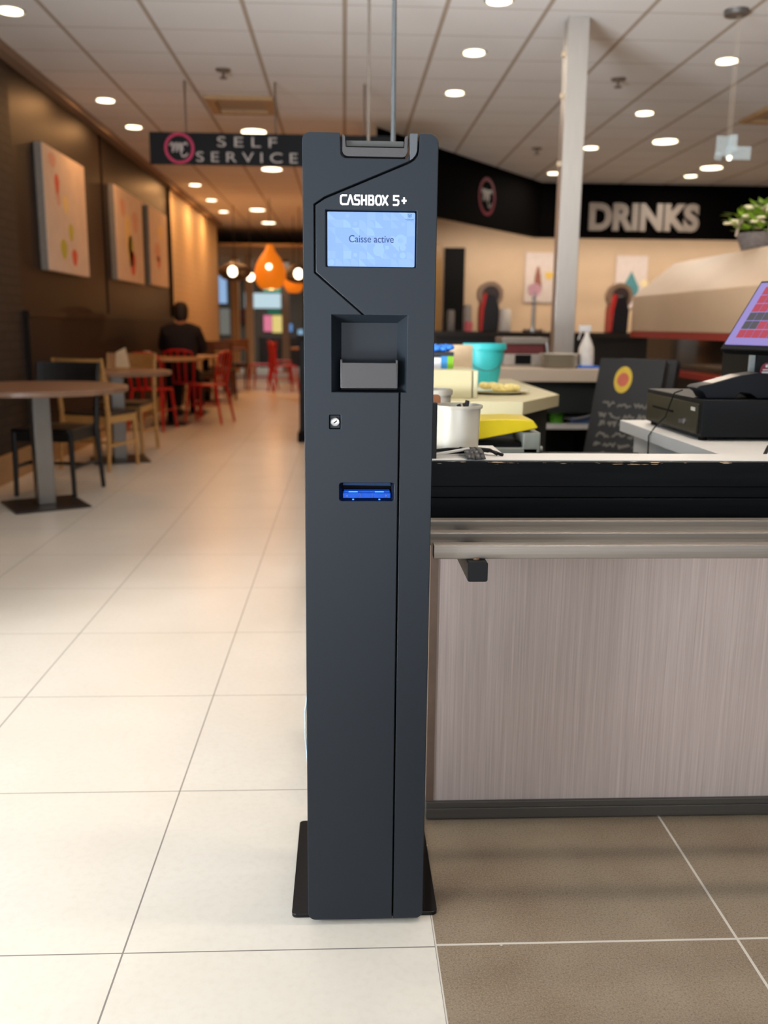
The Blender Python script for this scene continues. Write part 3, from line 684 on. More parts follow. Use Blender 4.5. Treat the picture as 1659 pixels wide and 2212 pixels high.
b = MB(); b.box(0.33, 0.362, 3.42, 3.50, 1.003, 1.044); b.mi = 1; b.box(0.362, 0.386, 3.42, 3.50, 1.003, 1.050); b.mi = 2; b.box(0.386, 0.408, 3.42, 3.50, 1.003, 1.050); b.mi = 3; b.box(0.33, 0.410, 3.418, 3.502, 1.050, 1.064)
b.build('carton', [mat('white_card', (205, 205, 215), 0.6), mat('blue_card', (50, 130, 190), 0.6), mat('green_card', (120, 180, 20), 0.6), mat('dark_blue_card', (30, 36, 48), 0.6)], t, world=True)
b = MB()
for i in range(9): b.sphere((0.335 + 0.008 * i, 3.46 + 0.012 * math.sin(i * 2.1), 1.073 + 0.010 * abs(math.sin(i * 1.3))), 0.015, (1.1, 1, 0.75), 2)
tag(b.build('blue_cloth', mat('blue_cloth', (44, 120, 215), 0.6)), 'crumpled bright blue cloth lying on the printed carton', 'cloth')
t = thing('turquoise_bucket', 'turquoise plastic bucket with a wire handle on the cream counter', 'bucket', (0.635, 4.15, 0.90))
MB().lathe([(0.066, 0), (0.088, 0.155), (0.098, 0.157), (0.100, 0.166), (0.098, 0.184), (0.092, 0.184), (0.088, 0.165), (0.062, 0.01)], (0, 0, 0), 40).build('pail', mat('turquoise_plastic', (64, 205, 212), 0.4, var=0.03), t)
MB().tube([(-0.088 * math.cos(a) , -0.092 * math.sin(a) - 0.004, 0.150 - 0.085 * math.sin(a)) for a in [PI * k / 12 for k in range(13)]], 0.0022, 8).build('wire_handle', mat('grey_wire', (70, 110, 115), 0.4), t)
t = thing('food_plate', 'white plate with a cream pastry on the cream counter', 'plate', (0.61, 3.60, 0.90))
MB().lathe([(0.06, 0), (0.085, 0.003), (0.125, 0.012), (0.128, 0.015), (0.085, 0.008)], (0, 0, 0), 40).build('plate', mat('white_china', (236, 230, 205), 0.25, var=0.02), t)
b = MB()
for i in range(14):
    b.sphere((-0.06 + 0.010 * i + random.uniform(-.006, .006), random.uniform(-.03, .03), 0.016 + 0.012 * max(0.1, 1 - i / 10) + random.uniform(-.003, .003)), random.uniform(.016, .026), (1.2, 1, 0.7), 2)
tag(b.build('pastry', mat('cream_pastry', (236, 214, 140), 0.6, var=0.25, scale=60)), 'cream and banana pastry lying on the white plate', 'food').location = (0.61, 3.60, 0.905)

t = thing('serving_counter', 'pale pink-beige counter on a dark base, carrying plates in front of the steel pole', 'counter', (1.2, 5.7, 0))
MB().box(0.86, 1.585, 5.30, 6.10, 0.845, 0.92).build('counter_top', M_PINKB, t, world=True, bevel=0.003)
b = MB(); b.box(0.90, 1.57, 5.36, 5.40, 0.66, 0.845); b.box(1.54, 1.57, 5.36, 6.05, 0, 0.845); b.box(0.90, 0.93, 5.36, 6.05, 0, 0.845); b.box(0.90, 1.57, 6.0, 6.05, 0, 0.845)
b.build('cabinet', M_DGREEN, t, world=True)
MB().box(0.93, 1.54, 5.38, 6.0, 0.560, 0.590).build('shelf', M_WHITE, t, world=True)
tag(MB().lathe([(0.042, 0.59), (0.05, 0.66), (0.046, 0.66)], (1.29, 5.47, 0), 24).build('green_cup', mat('green_plastic', (96, 176, 40), 0.4)), 'bright green tub on the shelf under the pink-beige counter', 'tub')
t = tag(MB().box(1.37, 1.49, 5.42, 5.60, 0.59, 0.628).build('blue_box', mat('pale_blue_box', (110, 140, 200), 0.5), bevel=0.003), 'pale blue box on the shelf beside the green tub', 'box')
tag(MB().lathe([(0.10, 0), (0.12, 0.014), (0.116, 0.016), (0.09, 0.004)], (0, 0, 0), 32).build('oval_dish', mat('pale_lid', (170, 168, 172), 0.4)), 'pale grey dish leaning on the pale blue box', 'lid').location = (1.43, 5.48, 0.645)
bpy.data.objects['oval_dish'].rotation_euler = (R(12), R(-14), 0)
pb = MB().lathe([(0.07, 0), (0.085, 0.002), (0.122, 0.011), (0.125, 0.0135), (0.085, 0.006)], (0, 0, 0), 40).build('dinner_plate', mat('ivory_china', (226, 218, 200), 0.25, var=0.02))
tag(pb, 'ivory dinner plate in the stack on the pink-beige counter', 'plate', 'ivory plates stacked on the counter'); pb.location = (1.30, 5.50, 0.92)
for i in range(1, 7): dup(pb, (1.30 + random.uniform(-.002, .002), 5.50, 0.92 + 0.0115 * i))
for i, o in enumerate([o for o in COL.objects if o.name.startswith('dinner_plate')]):
    o['label'] = 'ivory dinner plate, ' + ['lowest', 'second', 'third', 'fourth', 'fifth', 'sixth', 'topmost'][i] + ' from the counter in the plate stack'
t = thing('spray_bottle', 'white spray bottle at the end of the pink-beige counter', 'bottle', (1.455, 5.48, 0.92))
MB().lathe([(0.046, 0.004), (0.048, 0.05), (0.044, 0.12), (0.026, 0.165), (0.014, 0.19), (0.014, 0.21)], (0, 0, 0), 28).build('bottle', mat('white_plastic', (235, 228, 220), 0.4), t)
MB().box(-0.05, 0.022, -0.013, 0.013, 0.212, 0.250).bar((-0.035, 0, 0.22), (-0.052, 0, 0.165), 0.012, 0.008).build('trigger_head', mat('white_trigger', (225, 222, 220), 0.4), t, bevel=0.004)
tag(MB().box(1.39, 1.52, 5.40, 5.46, 0.92, 0.934).build('blue_sponge_cloth', mat('blue_sponge', (48, 110, 210), 0.7), bevel=0.004), 'blue folded cloth at the foot of the white spray bottle', 'cloth')
t = thing('espresso_grill', 'low steel machine with a dark red front, between the turquoise bucket and the pole', 'appliance', (1.11, 5.75, 0.92))
MB().box(-0.14, 0.15, -0.12, 0.14, 0.135, 0.175).build('steel_lid', M_STEEL, t, bevel=0.006)
MB().box(-0.12, 0.13, -0.10, 0.12, 0.075, 0.135).build('red_body', mat('dark_red_enamel', (104, 30, 30), 0.35), t, bevel=0.004)
MB().box(-0.13, 0.14, -0.11, 0.12, 0.0, 0.075).build('base', mat('pale_steel_base', (176, 166, 156), 0.4), t, bevel=0.006)
MB().box(-0.055, 0.045, -0.114, -0.10, 0.012, 0.070).build('dark_window', M_VBLACK, t)
MB().tube([(0.135, -0.12, 0.02), (0.142, -0.135, 0.08), (0.135, -0.12, 0.14)], 0.012, 10).build('lever', M_CHROME, t)

# steel pole
t = thing('steel_pole', 'square brushed steel pole rising from floor to ceiling', 'pole', (1.50, 6.30, 0))
MB().box(-0.070, 0.070, -0.06, 0.06, 0, 3.1).build('post', M_STEELV, t, bevel=0.004)
for z in (2.87, 2.62, 2.2):
    MB().box(-0.092, -0.070, -0.03, 0.0, z, z + 0.03).build('hook', mat('cream_hook', (200, 180, 150), 0.5), t)
# thin rods from the ceiling
tag(MB().cyl(0.1555, 3.05, 0.9, 3.1, 0.0075, 14).build('hanging_rod', mat('dark_grey_rod', (72, 76, 78), 0.35)), 'dark vertical rod coming down from the ceiling behind the kiosk', 'rod')
tag(MB().cyl(0.142, 5.6, 0.9, 3.1, 0.008, 14).build('slim_rod', mat('grey_brown_rod', (120, 110, 100), 0.4)), 'thin pale grey-brown rod left of the dark rod, behind the kiosk top', 'rod')

# ------------------------------------------------------------------ hot food island with hood
t = thing('hot_food_island', 'large beige-hooded food island with red strips, right of the steel pole', 'food counter', (2.4, 4.6, 0))
def isl(prof, y0, y1, skew=0.0):
    b = MB(); a = [b.bm.verts.new((x, y0, z)) for x, z in prof]; c = [b.bm.verts.new((x, y1 + skew * (min(x, 2.3) - 1.85), z)) for x, z in prof]
    b.bm.faces.new(list(reversed(a))); b.bm.faces.new(c); n = len(prof)
    for i in range(n): b.bm.faces.new((a[i], a[(i + 1) % n], c[(i + 1) % n], c[i]))
    return b
isl([(1.85, 1.135), (1.85, 1.352), (2.25, 1.592), (3.2, 1.60), (3.2, 1.135)], 3.3, 5.90, 1.05).build('hood', M_HOOD, t, world=True, bevel=0.006)
isl([(1.845, 1.100), (1.845, 1.135), (3.2, 1.135), (3.2, 1.100)], 3.3, 5.90).build('red_strip', mat('red_strip', (150, 34, 22), 0.4), t, world=True)
MB().box(1.93, 3.15, 3.35, 5.80, 0.93, 1.10).build('glass_front', mat('smoked_glass', (74, 60, 46), 0.08, metal=0.55, var=0.3, scale=3, stretch=(1, 1, 0.3)), t, world=True)
isl([(1.84, 0.895), (1.84, 0.925), (3.2, 0.925), (3.2, 0.895)], 3.3, 5.85).build('red_strip', MATS['red_strip'], t, world=True)
MB().box(1.88, 3.15, 3.35, 5.80, 0.0, 0.895).build('cabinet', mat('dark_brown_cabinet', (44, 36, 30), 0.4), t, world=True)
# basket with flowers on the hood
t = thing('flower_basket', 'grey wicker basket of white flowers on the beige hood', 'flower basket', (2.47, 5.45, 1.594))
b = MB()
for k in range(9):
    z = 0.012 + k * 0.012; r = 0.095 + 0.028 * k / 8
    b.tube([((r + 0.003 * math.sin(i * PI / 2 * 7 + k * PI)) * math.cos(2 * PI * i / 40) * 1.25, (r + 0.003 * math.sin(i * PI / 2 * 7 + k * PI)) * math.sin(2 * PI * i / 40), z) for i in range(41)], 0.0066, 6, False)
b.lathe([(0.09, 0.0), (0.118, 0.11)], (0, 0, 0), 24, cap1=False, sy=0.9)
b.build('basket', mat('grey_wicker', (120, 110, 104), 0.7, var=0.3, scale=60), t)
MB().tube([(0.16 * math.cos(a), 0.02, 0.10 + 0.15 * math.sin(a)) for a in [PI * k / 16 for k in range(17)]], 0.008, 8).build('basket_handle', mat('pale_wicker', (186, 164, 140), 0.7), t)
fl = thing('white_flowers', 'white and yellow flowering plant growing in the grey basket', 'plant', (2.47, 5.45, 1.69))
b = MB(); rr = random.Random(3)
for i in range(150):
    a = rr.uniform(0, 2 * PI); rad = rr.uniform(0.02, 0.17); h = rr.uniform(0.04, 0.20)
    p = Vector((rad * math.cos(a) * 1.2, rad * math.sin(a) * 0.8, h * (1.15 - rad * 3))); d = Vector((math.cos(a), math.sin(a), rr.uniform(-.2, .8))).normalized(); w = d.cross(Vector((0, 0, 1))).normalized() * 0.022
    b.quad(p, p + d * 0.03 + w, p + d * 0.075, p + d * 0.03 - w)
b.build('leaves', mat('fresh_green_leaf', (122, 156, 36), 0.5, var=0.25), fl)
for (nm, cnt, mm, zz) in (('blossoms', 60, mat('cream_blossom', (246, 236, 190), 0.6), 0.02),):
    b = MB()
    for i in range(cnt):
        a = rr.uniform(0, 2 * PI); rad = rr.uniform(0.04, 0.20)
        c = Vector((rad * math.cos(a) * 1.15, rad * math.sin(a) * 0.8, 0.19 - rad * 0.55 + rr.uniform(-.03, .04)))
        for k in range(5): b.sphere(c + Vector((0.014 * math.cos(k * 1.257), 0.014 * math.sin(k * 1.257), 0)), 0.013, (1, 1, 0.6), 1)
    b.build(nm, mm, fl)
tag(MB().box(-0.09, 0.09, -0.01, 0.01, 0, 0.17, Matrix.Rotation(R(8), 3, 'Y')).build('cream_card', mat('cream_card', (236, 218, 190), 0.6), bevel=0.003), 'cream card standing behind the flowers on the hood', 'card').location = (2.66, 5.62, 1.80 - 0.205)
bpy.data.objects['cream_card'].scale = (1, 1, 2.0)

# chalkboard stands
def board(label, loc, rz, lean, w, h, deco):
    t = thing('chalkboard_stand', label, 'chalkboard', loc, rz, 'folded black chalkboards')
    rot = Matrix.Rotation(-lean, 3, 'X')
    MB().box(-w / 2, w / 2, -0.012, 0.012, 0, h, rot, (0, 0, 0)).build('front_board', mat('chalkboard_black', (22, 21, 21), 0.5), t, bevel=0.003)
    MB().box(-w / 2, w / 2, 0.030, 0.048, 0.02, h, rot, (0, 0, 0)).build('rear_board', MATS['chalkboard_black'], t, bevel=0.003)
    if deco:
        mtx = rot.to_4x4()
        b = MB(); r2 = random.Random(5)
        for k, zc in enumerate((0.82, 0.76, 0.72, 0.66, 0.61, 0.56, 0.52, 0.47, 0.42, 0.37)):
            x = -w / 2 + 0.04 + r2.uniform(0, 0.03)
            while x < w / 2 - 0.07:
                L = r2.uniform(0.025, 0.07)
                pts = [(x + L * i / 7, zc + r2.uniform(-0.012, 0.014)) for i in range(8)]
                b.stroke(pts, 0.008, XZ, -0.0145, -0.0122); x += L + 0.02
        b.bm.transform(mtx); b.build('chalk_writing', mat('chalk', (120, 116, 108), 0.8), t, smooth=False)
        b = MB().lathe([(0.046, 0.0122), (0.046, 0.0142)], (-0.03, 0, 0.95), 28, 'Y', sy=1.5); b.bm.transform(mtx)
        stk = b.build('yellow_sticker', mat('yellow_sticker', (214, 180, 50), 0.5), t)
        b = MB().lathe([(0.030, 0.0142), (0.030, 0.0152)], (-0.03, 0, 0.95), 24, 'Y', sy=1.2); b.bm.transform(mtx); b.build('sticker_centre', mat('red_sticker', (196, 96, 70), 0.5), stk)
    return t
board('black chalkboard stand with chalk writing and a round yellow sticker', (1.245, 4.30, 0), R(-38), R(19), 0.34, 1.06, True)
board('plain black chalkboard stand leaning behind the written one', (1.44, 4.58, 0), R(-38), R(17), 0.30, 1.04, False)

# ------------------------------------------------------------------ drinks corner
t = thing('drinks_counter', 'long dark drinks counter under the black fascia', 'counter', (4, 10.9, 0))
MB().box(1.0, 7.9, 10.5, 11.3, 1.04, 1.10).build('counter_top', mat('dark_stone', (40, 34, 30), 0.25), t, world=True)
MB().box(1.05, 7.9, 10.6, 11.25, 0, 1.04).build('cabinet', mat('dark_cabinet', (26, 22, 20), 0.4), t, world=True)
for (x, lab) in ((1.70, 'black and red drinks dispenser left of the steel pole'), (3.22, 'black drinks dispenser with a round top, right of the steel pole')):
    t = thing('drinks_dispenser', lab, 'dispenser', (x, 10.8, 1.10), 0, 'drinks dispensers on the dark counter')
    MB().prism([(-0.10, 0), (0.09, 0), (0.10, 0.25), (0.05, 0.42), (-0.05, 0.42), (-0.09, 0.25)], XZ, -0.12, 0.12).build('tower', mat('black_dispenser', (28, 26, 30), 0.3), t, bevel=0.01)
    MB().prism([(-0.125, 0), (-0.10, 0), (-0.085, 0.25), (-0.05, 0.42), (-0.09, 0.44), (-0.125, 0.25)], XZ, -0.13, 0.10).build('side_trim', mat('bright_red_trim', (200, 44, 40), 0.3), t, bevel=0.004)
    MB().lathe([(0.15, 0.06), (0.15, -0.06), (0.10, -0.09)], (0.0, 0.0, 0.42), 36, 'Y').build('round_head', mat('pale_bronze', (170, 140, 116), 0.3, metal=0.4), t)
    MB().lathe([(0.10, 0.062), (0.10, 0.075)], (0.0, 0.0, 0.42), 36, 'Y').build('badge', mat('dark_badge', (64, 48, 44), 0.4), t)
t = thing('tap_tower', 'slim chrome tap with a round pink badge, left of the steel pole', 'tap', (2.22, 10.8, 1.10))
MB().cyl(0, 0, 0, 0.03, 0.12, 24).build('foot', M_CHROME, t); MB().cyl(0, 0, 0.03, 0.46, 0.022, 16).build('stem', M_CHROME, t)
MB().lathe([(0.075, 0.02), (0.075, -0.02)], (0, 0, 0.48), 24, 'Y').build('badge', mat('pink_badge', (226, 170, 180), 0.4), t)
for x, r, h, rgb, lab in ((1.42, 0.05, 0.30, (150, 140, 132), 'grey metal canister beside the red dispenser'), (1.23, 0.045, 0.24, (120, 112, 106), 'darker grey canister at the kiosk end of the drinks counter'), (1.86, 0.07, 0.26, (214, 204, 192), 'tall white cup stack on the drinks counter')):
    tag(MB().lathe([(r * 0.9, 0), (r, 0.01), (r, h * 0.85), (r * 0.8, h), (r * 0.7, h)], (0, 0, 0), 24).build('canister', mat('canister_%d' % rgb[0], rgb, 0.4)), lab, 'canister').location = (x, 10.65, 1.10)
tag(MB().lathe([(0.045, 0), (0.05, 0.10), (0.04, 0.11)], (0, 0, 0), 20).build('pink_tub', mat('pink_tub', (196, 90, 96), 0.5)), 'small pink tub in front of the grey canisters', 'tub').location = (1.42, 10.54, 1.10)
for (x0, x1, z0, z1, lab, kind) in ((2.72, 3.20, 1.52, 2.25, 'pale poster of a brown jug with yellow shape, left of the steel pole', 0), (4.10, 4.58, 1.45, 2.22, 'pale poster of a teal drop, behind the round-topped dispenser', 1)):
    t = thing('wall_poster', lab, 'poster', ((x0 + x1) / 2, 13.98, z0), 0, 'posters on the drinks wall')
    MB().box(x0, x1, 13.975, 13.995, z0, z1).build('sheet', mat('pale_poster', (206, 190, 182), 0.6), t, world=True)
    cx_, cz_ = (x0 + x1) / 2, (z0 + z1) / 2; b = MB()
    if kind == 0:
        b.prism([(cx_ - .10, cz_ - .18), (cx_ + .02, cz_ - .18), (cx_ + .0, cz_ + .02), (cx_ - .03, cz_ + .16), (cx_ - .06, cz_ + .16), (cx_ - .09, cz_ + .02)], XZ, 13.968, 13.975); b.mi = 1
        b.prism([(cx_ + .06, cz_ + .02), (cx_ + .12, cz_ - .04), (cx_ + .19, cz_ + .02), (cx_ + .18, cz_ + .08), (cx_ + .07, cz_ + .08)], XZ, 13.968, 13.975)
        b.build('print', [mat('brown_print', (140, 84, 66), 0.6), mat('yellow_print', (214, 176, 80), 0.6)], t, world=True)
    else:
        b.prism([(cx_, cz_ + .16)] + arc(cx_, cz_ - .10, .12, 20, -200, 14), XZ, 13.968, 13.975); b.mi = 1
        b.prism(arc(cx_ + .20, cz_ - .02, .06, 0, 330, 11), XZ, 13.968, 13.975)
        b.build('print', [mat('teal_print', (70, 130, 136), 0.6), mat('cream_print', (226, 206, 160), 0.6)], t, world=True)
light('AREA', 'back_wall_fill', (4.3, 13.3, 2.36), 42, WARM2, 6.0, 0.08, target=(4.3, 13.95, 1.2))  # unseen light added to warm the drinks back wall; no lamp strip is built
# DRINKS sign letters and the ring logo on the fascia
M_SIGNL = mat('warm_grey_letters', (118, 108, 100), 0.5, var=0.02)
o = text('drinks_letters', 'DRINKS', 3.385, 4.925, 2.47, 2.845, 12.995, M_SIGNL, None, 0.04, fat=0.050, spacing=1.02)
tag(o, 'large grey raised letters reading DRINKS on the black fascia', 'sign')
M_MAG = mat('magenta_ring', (190, 40, 90), 0.5); 
def logo(parent, r, mtx, mring, mlet):
    b = MB()
    for q in range(40):
        a0, a1 = 9 * q, 9 * q + 9
        b.prism(arc(0, 0, r, a0, a1, 1) + arc(0, 0, r * 0.82, a1, a0, 1), XZ, -0.006, 0.0)
    b.bm.transform(mtx); rg = b.build('logo_ring', mring, parent, smooth=False)
    b = MB(); k = r
    mpts = [(-.62, .18), (-.50, .34), (-.42, .30), (-.45, -.22), (-.25, .30), (-.15, .33), (-.18, -.20), (.02, .30), (.12, .30), (.06, -.10), (.14, -.18), (.24, -.05)]
    cpts = [(.52, .22), (.46, .36), (.30, .30), (.16, .02), (.10, -.30), (.20, -.52), (.38, -.50), (.52, -.34)]
    for p in (mpts, cpts): b.stroke([(x * k, z * k) for x, z in p], 0.085 * k, XZ, -0.008, 0.0)
    b.bm.transform(mtx); b.build('logo_letters', mlet, parent, smooth=False)
d = (f1 - f0).normalized(); ang = math.atan2(d.y, d.x)
pt = Vector((1.755, 11.64)); s_ = (pt - f0).dot(d); pt = f0 + d * s_
lg = thing('round_logo', 'dark red ring logo with script letters on the left stretch of the black fascia', 'logo', (pt.x, pt.y, 2.72), ang)
logo(lg, 0.225, Matrix.Translation((0, -0.001, 0)), mat('dark_red_ring', (100, 12, 34), 0.6, spec=0.1), mat('dim_grey_logo', (90, 78, 74), 0.5))

# ------------------------------------------------------------------ hanging sign
sg = thing('self_service_sign', 'black hanging sign reading SELF SERVICE with a magenta ring logo', 'sign', (-0.6, 8.0, 2.45))
MB().box(-1.60, 0.41, 8.0, 8.03, 2.450, 2.700).build('sign_panel', mat('sign_black', (20, 22, 26), 0.6, var=0.05, spec=0.2), sg, world=True, bevel=0.002)
text('sign_lettering', 'SELF', -1.045, -0.555, 2.592, 2.672, 7.999, mat('sign_grey', (176, 168, 162), 0.5), sg, 0.004, spacing=1.55)
text('sign_lettering', 'SERVICE', -1.22, -0.385, 2.472, 2.552, 7.999, MATS['sign_grey'], sg, 0.004, spacing=1.55)
logo(sg, 0.122, Matrix.Translation((-1.356 + 0.6, -0.0005, 2.575 - 2.45)), M_MAG, mat('logo_grey', (190, 180, 178), 0.5))
for x in (-1.30, -0.565, 0.17): MB().cyl(x, 8.015, 2.70, ZC, 0.009, 10).build('suspension_rod', mat('brown_rod', (110, 92, 78), 0.5), sg, world=True)

# ------------------------------------------------------------------ ceiling lamps
def downlight(x, y, lab, r=0.075, watts=30, col=WARM, group='small round downlights'):
    t = thing('ceiling_downlight', lab, 'downlight', (x, y, ZC), 0, group)
    MB().lathe([(r + 0.018, -0.006), (r + 0.018, 0.0), (r, 0.0), (r, -0.006)], (0, 0, 0), 28, cap0=False, cap1=False).build('rim', M_RIM, t)
    MB().lathe([(r, -0.010), (r, -0.002)], (0, 0, 0), 28).build('diffuser', M_GLOW, t)
    light('AREA', 'downlight', (x, y, ZC - 0.03), watts, col, r * 2)
    return t
ordn = ['nearest', 'second', 'third', 'fourth', 'fifth', 'sixth']
for i, y in enumerate((6.39, 8.743, 9.857, 13.715, 15.33, 16.84)):
    downlight(-2.12, y, 'small round downlight in the row along the left wall, %s from the camera' % ordn[i], watts=(7, 7.5, 7.5, 14, 14, 14)[i])
for i, y in enumerate((5.98, 7.062, 8.227)):
    downlight(0.94, y, 'small round downlight in the row between kiosk and steel pole, %s from the camera' % ordn[i], watts=3.2, col=WARM2)
for i, (x, y) in enumerate(((2.83, 7.128), (2.77, 8.825), (2.72, 10.504), (2.70, 12.221))):
    downlight(x, y, 'small round downlight in the row right of the steel pole, %s from the camera' % ordn[i], watts=(10, 12, 18, 18)[i], col=WARM2)
downlight(4.506, 12.259, 'small round downlight just above the DRINKS fascia', watts=20, col=WARM2)
for x, y, lab in ((-0.927, 9.974, 'large round lamp over the top edge of the SELF SERVICE sign'), (-0.92, 12.265, 'large round lamp at the lower edge of the SELF SERVICE sign'), (-1.497, 16.512, 'large round lamp above the orange pendant, nearer one'), (-1.47, 18.541, 'large round lamp above the orange pendant, farther one'), (3.404, 10.081, 'large tilted-looking round lamp right of the steel pole'), (4.523, 11.618, 'large round lamp under the glass pendant')):
    downlight(x, y, lab, 0.125, 9 if x < 0 else 16, WARM if x < 0 else WARM2, 'large round ceiling lamps')
# the rows go on above and behind the camera
for x, y, w, c in ((-2.12, 4.6, 3.5, WARM), (0.94, 4.9, 1.5, WARM2), (0.94, 3.8, 3, WARM2), (0.94, 2.7, 8, WARM2), (0.94, 1.55, 19, WARM2), (2.8, 5.4, 4.5, WARM2), (2.8, 3.7, 4.5, WARM2), (2.8, 2.0, 10, WARM2)):
    light('AREA', 'downlight', (x, y, ZC - 0.03), w, c, 0.15)

# glass pendant on the right
t = thing('glass_pendant', 'hanging lamp of clear square glass plates, at the right edge', 'pendant lamp', (2.46, 6.06, ZC))
MB().lathe([(0.07, -0.03), (0.075, 0)], (-0.02, 0, 0), 28).build('ceiling_rose', mat('grey_rose', (110, 106, 102), 0.35, metal=0.5), t)
for dx in (-0.012, 0.0, 0.012): MB().cyl(dx, 0, -0.75, -0.03, 0.0016, 6).build('wire', mat('pale_wire', (170, 156, 140), 0.4), t)
M_GLASS = mat('clear_glass', (205, 222, 228), 0.08, var=0.0, alpha=0.30)
for (x, z, w, h, r) in ((-0.04, -0.80, 0.10, 0.12, 8), (0.06, -0.84, 0.16, 0.08, 0), (0.02, -0.78, 0.05, 0.10, -12), (-0.07, -0.86, 0.05, 0.05, 20)):
    MB().box(x - w / 2, x + w / 2, -0.02, -0.012, z - h / 2, z + h / 2, Matrix.Rotation(R(r), 3, 'Z')).build('glass_plate', M_GLASS, t)
MB().sphere((0.01, 0.0, -0.868), 0.016).build('bulb', M_GLOW, t)

# vents and detectors
for x, y, lab in ((-0.915, 8.77, 'square ceiling cassette with a dark slot, above the SELF SERVICE sign'), (4.05, 8.75, 'ceiling cassette with a dark slot, at the right edge')):
    t = thing('ceiling_cassette', lab, 'ceiling vent', (x, y, ZC), 0, 'ceiling cassettes')
    b = MB()
    for q in ((-0.30, 0.30, -0.30, -0.22), (-0.30, 0.30, 0.22, 0.30), (-0.30, -0.22, -0.22, 0.22), (0.22, 0.30, -0.22, 0.22)): b.box(q[0], q[1], q[2], q[3], -0.035, 0)
    b.build('frame', mat('tan_frame', (184, 150, 108), 0.6), t, bevel=0.004)
    MB().box(-0.22, 0.22, -0.22, 0.22, -0.006, 0).build('grille', mat('beige_grille', (172, 150, 122), 0.6), t)
    MB().box(-0.21, 0.21, -0.215, -0.12, -0.010, -0.004).build('air_slot', M_VBLACK, t)
for x, y, lab in ((-0.94, 7.661, 'small ceiling sprinkler left of the kiosk'), (2.183, 7.683, 'small ceiling sprinkler right of the steel pole'), (2.138, 10.586, 'small dark ceiling sprinkler left of the steel pole')):
    t = thing('ceiling_sprinkler', lab, 'sprinkler', (x, y, ZC), 0, 'ceiling sprinklers')
    MB().lathe([(0.055, -0.012), (0.06, 0)], (0, 0, 0), 20).build('rose', mat('brown_rose', (110, 94, 82), 0.5), t)
    MB().cyl(0, 0, -0.06, -0.012, 0.012, 10).lathe([(0.03, -0.066), (0.03, -0.060)], (0, 0, 0), 16).build('head', MATS['brown_rose'], t)

# ------------------------------------------------------------------ pictures on the left wall
def picture(label, y0, y1, z0, z1, dots):
    t = thing('canvas_picture', label, 'picture', (-2.45, (y0 + y1) / 2, z0), 0, 'canvas pictures on the brown wall')
    MB().box(-2.50, -2.432, y0, y1, z0, z1).build('canvas', [mat('canvas_pale', (216, 196, 180), 0.6, var=0.06, scale=6)], t, world=True, bevel=0.003)
    b = MB()
    for (u, v, ru, rv, mi) in dots:
        b.mi = mi; cy_, cz_ = y0 + u * (y1 - y0), z0 + v * (z1 - z0)
        b.prism([(cy_ + ru * math.cos(a) * (1 + .15 * math.sin(3 * a)), cz_ + rv * math.sin(a)) for a in [2 * PI * k / 18 for k in range(18)]], YZ, -2.434, -2.4305)
    b.build('print', [mat('print_red', (214, 84, 60), 0.6), mat('print_olive', (186, 178, 60), 0.6), mat('print_yellow', (232, 204, 140), 0.6), mat('print_rose', (214, 160, 140), 0.6)], t, world=True, smooth=False)
    MB().box(-2.498, -2.440, y0 - 0.004, y0 + 0.0, z0, z1).build('side_edge', mat('grey_canvas_edge', (128, 128, 126), 0.6), t, world=True)
picture('largest canvas picture on the brown wall, with olive and red spots', 7.87, 9.08, 1.585, 2.585, [(.28, .72, .06, .09, 0), (.30, .60, .05, .05, 3), (.36, .20, .09, .085, 1), (.56, .36, .07, .075, 1), (.62, .15, .08, .075, 0), (.46, .58, .08, .08, 2), (.2, .9, .1, .06, 3)])
picture('second canvas picture on the brown wall, with a yellow and red shape', 10.22, 11.55, 1.62, 2.60, [(.42, .50, .15, .26, 2), (.5, .35, .12, .18, 1), (.55, .22, .14, .14, 0), (.7, .7, .14, .12, 3), (.25, .8, .12, .1, 3)])
picture('third and farthest canvas picture on the brown wall, nearly plain with a faint red spot', 11.95, 13.1, 1.64, 2.60, [(.4, .45, .16, .12, 3), (.45, .32, .09, .08, 0), (.6, .72, .15, .1, 2)])

# ------------------------------------------------------------------ dining furniture
def table(name, label, loc, r, mtop, mleg, rz=0.0, base=0.46, h=0.765, col=0.11, group='round cafe tables'):
    t = thing(name, label, 'table', loc, rz, group)
    MB().lathe([(r - 0.006, h - 0.034), (r, h - 0.028), (r, h - 0.006), (r - 0.006, h)], (0, 0, 0), 56).build('table_top', mtop, t)
    MB().box(-col / 2, col / 2, -col / 2, col / 2, 0.012, h - 0.034).build('column', mleg, t, bevel=0.006)
    MB().box(-base / 2, base / 2, -base / 2, base / 2, 0.0, 0.012).build('base_plate', mat('dark_base_plate', (52, 46, 44), 0.35, metal=0.3), t, bevel=0.003)
    return t
table('cafe_table', 'nearest round cafe table, brown top on a square steel column', (-1.93, 5.86, 0), 0.55, M_TTOP, M_TSTEEL, R(31))
table('cafe_table', 'second round cafe table, grey top between the two oak chairs', (-1.93, 7.86, 0), 0.46, M_TTOP, M_TSTEEL, R(20))
table('cafe_table', 'oak-topped round cafe table among the red chairs', (-2.03, 10.75, 0), 0.40, M_TTOPO, M_VBLACK, 0.0, 0.40, 0.775, 0.07)
table('cafe_table', 'round table in front of the seated person, mostly hidden', (-2.0, 12.15, 0), 0.36, M_TTOPO, M_VBLACK, 0.0, 0.40, 0.75, 0.07)

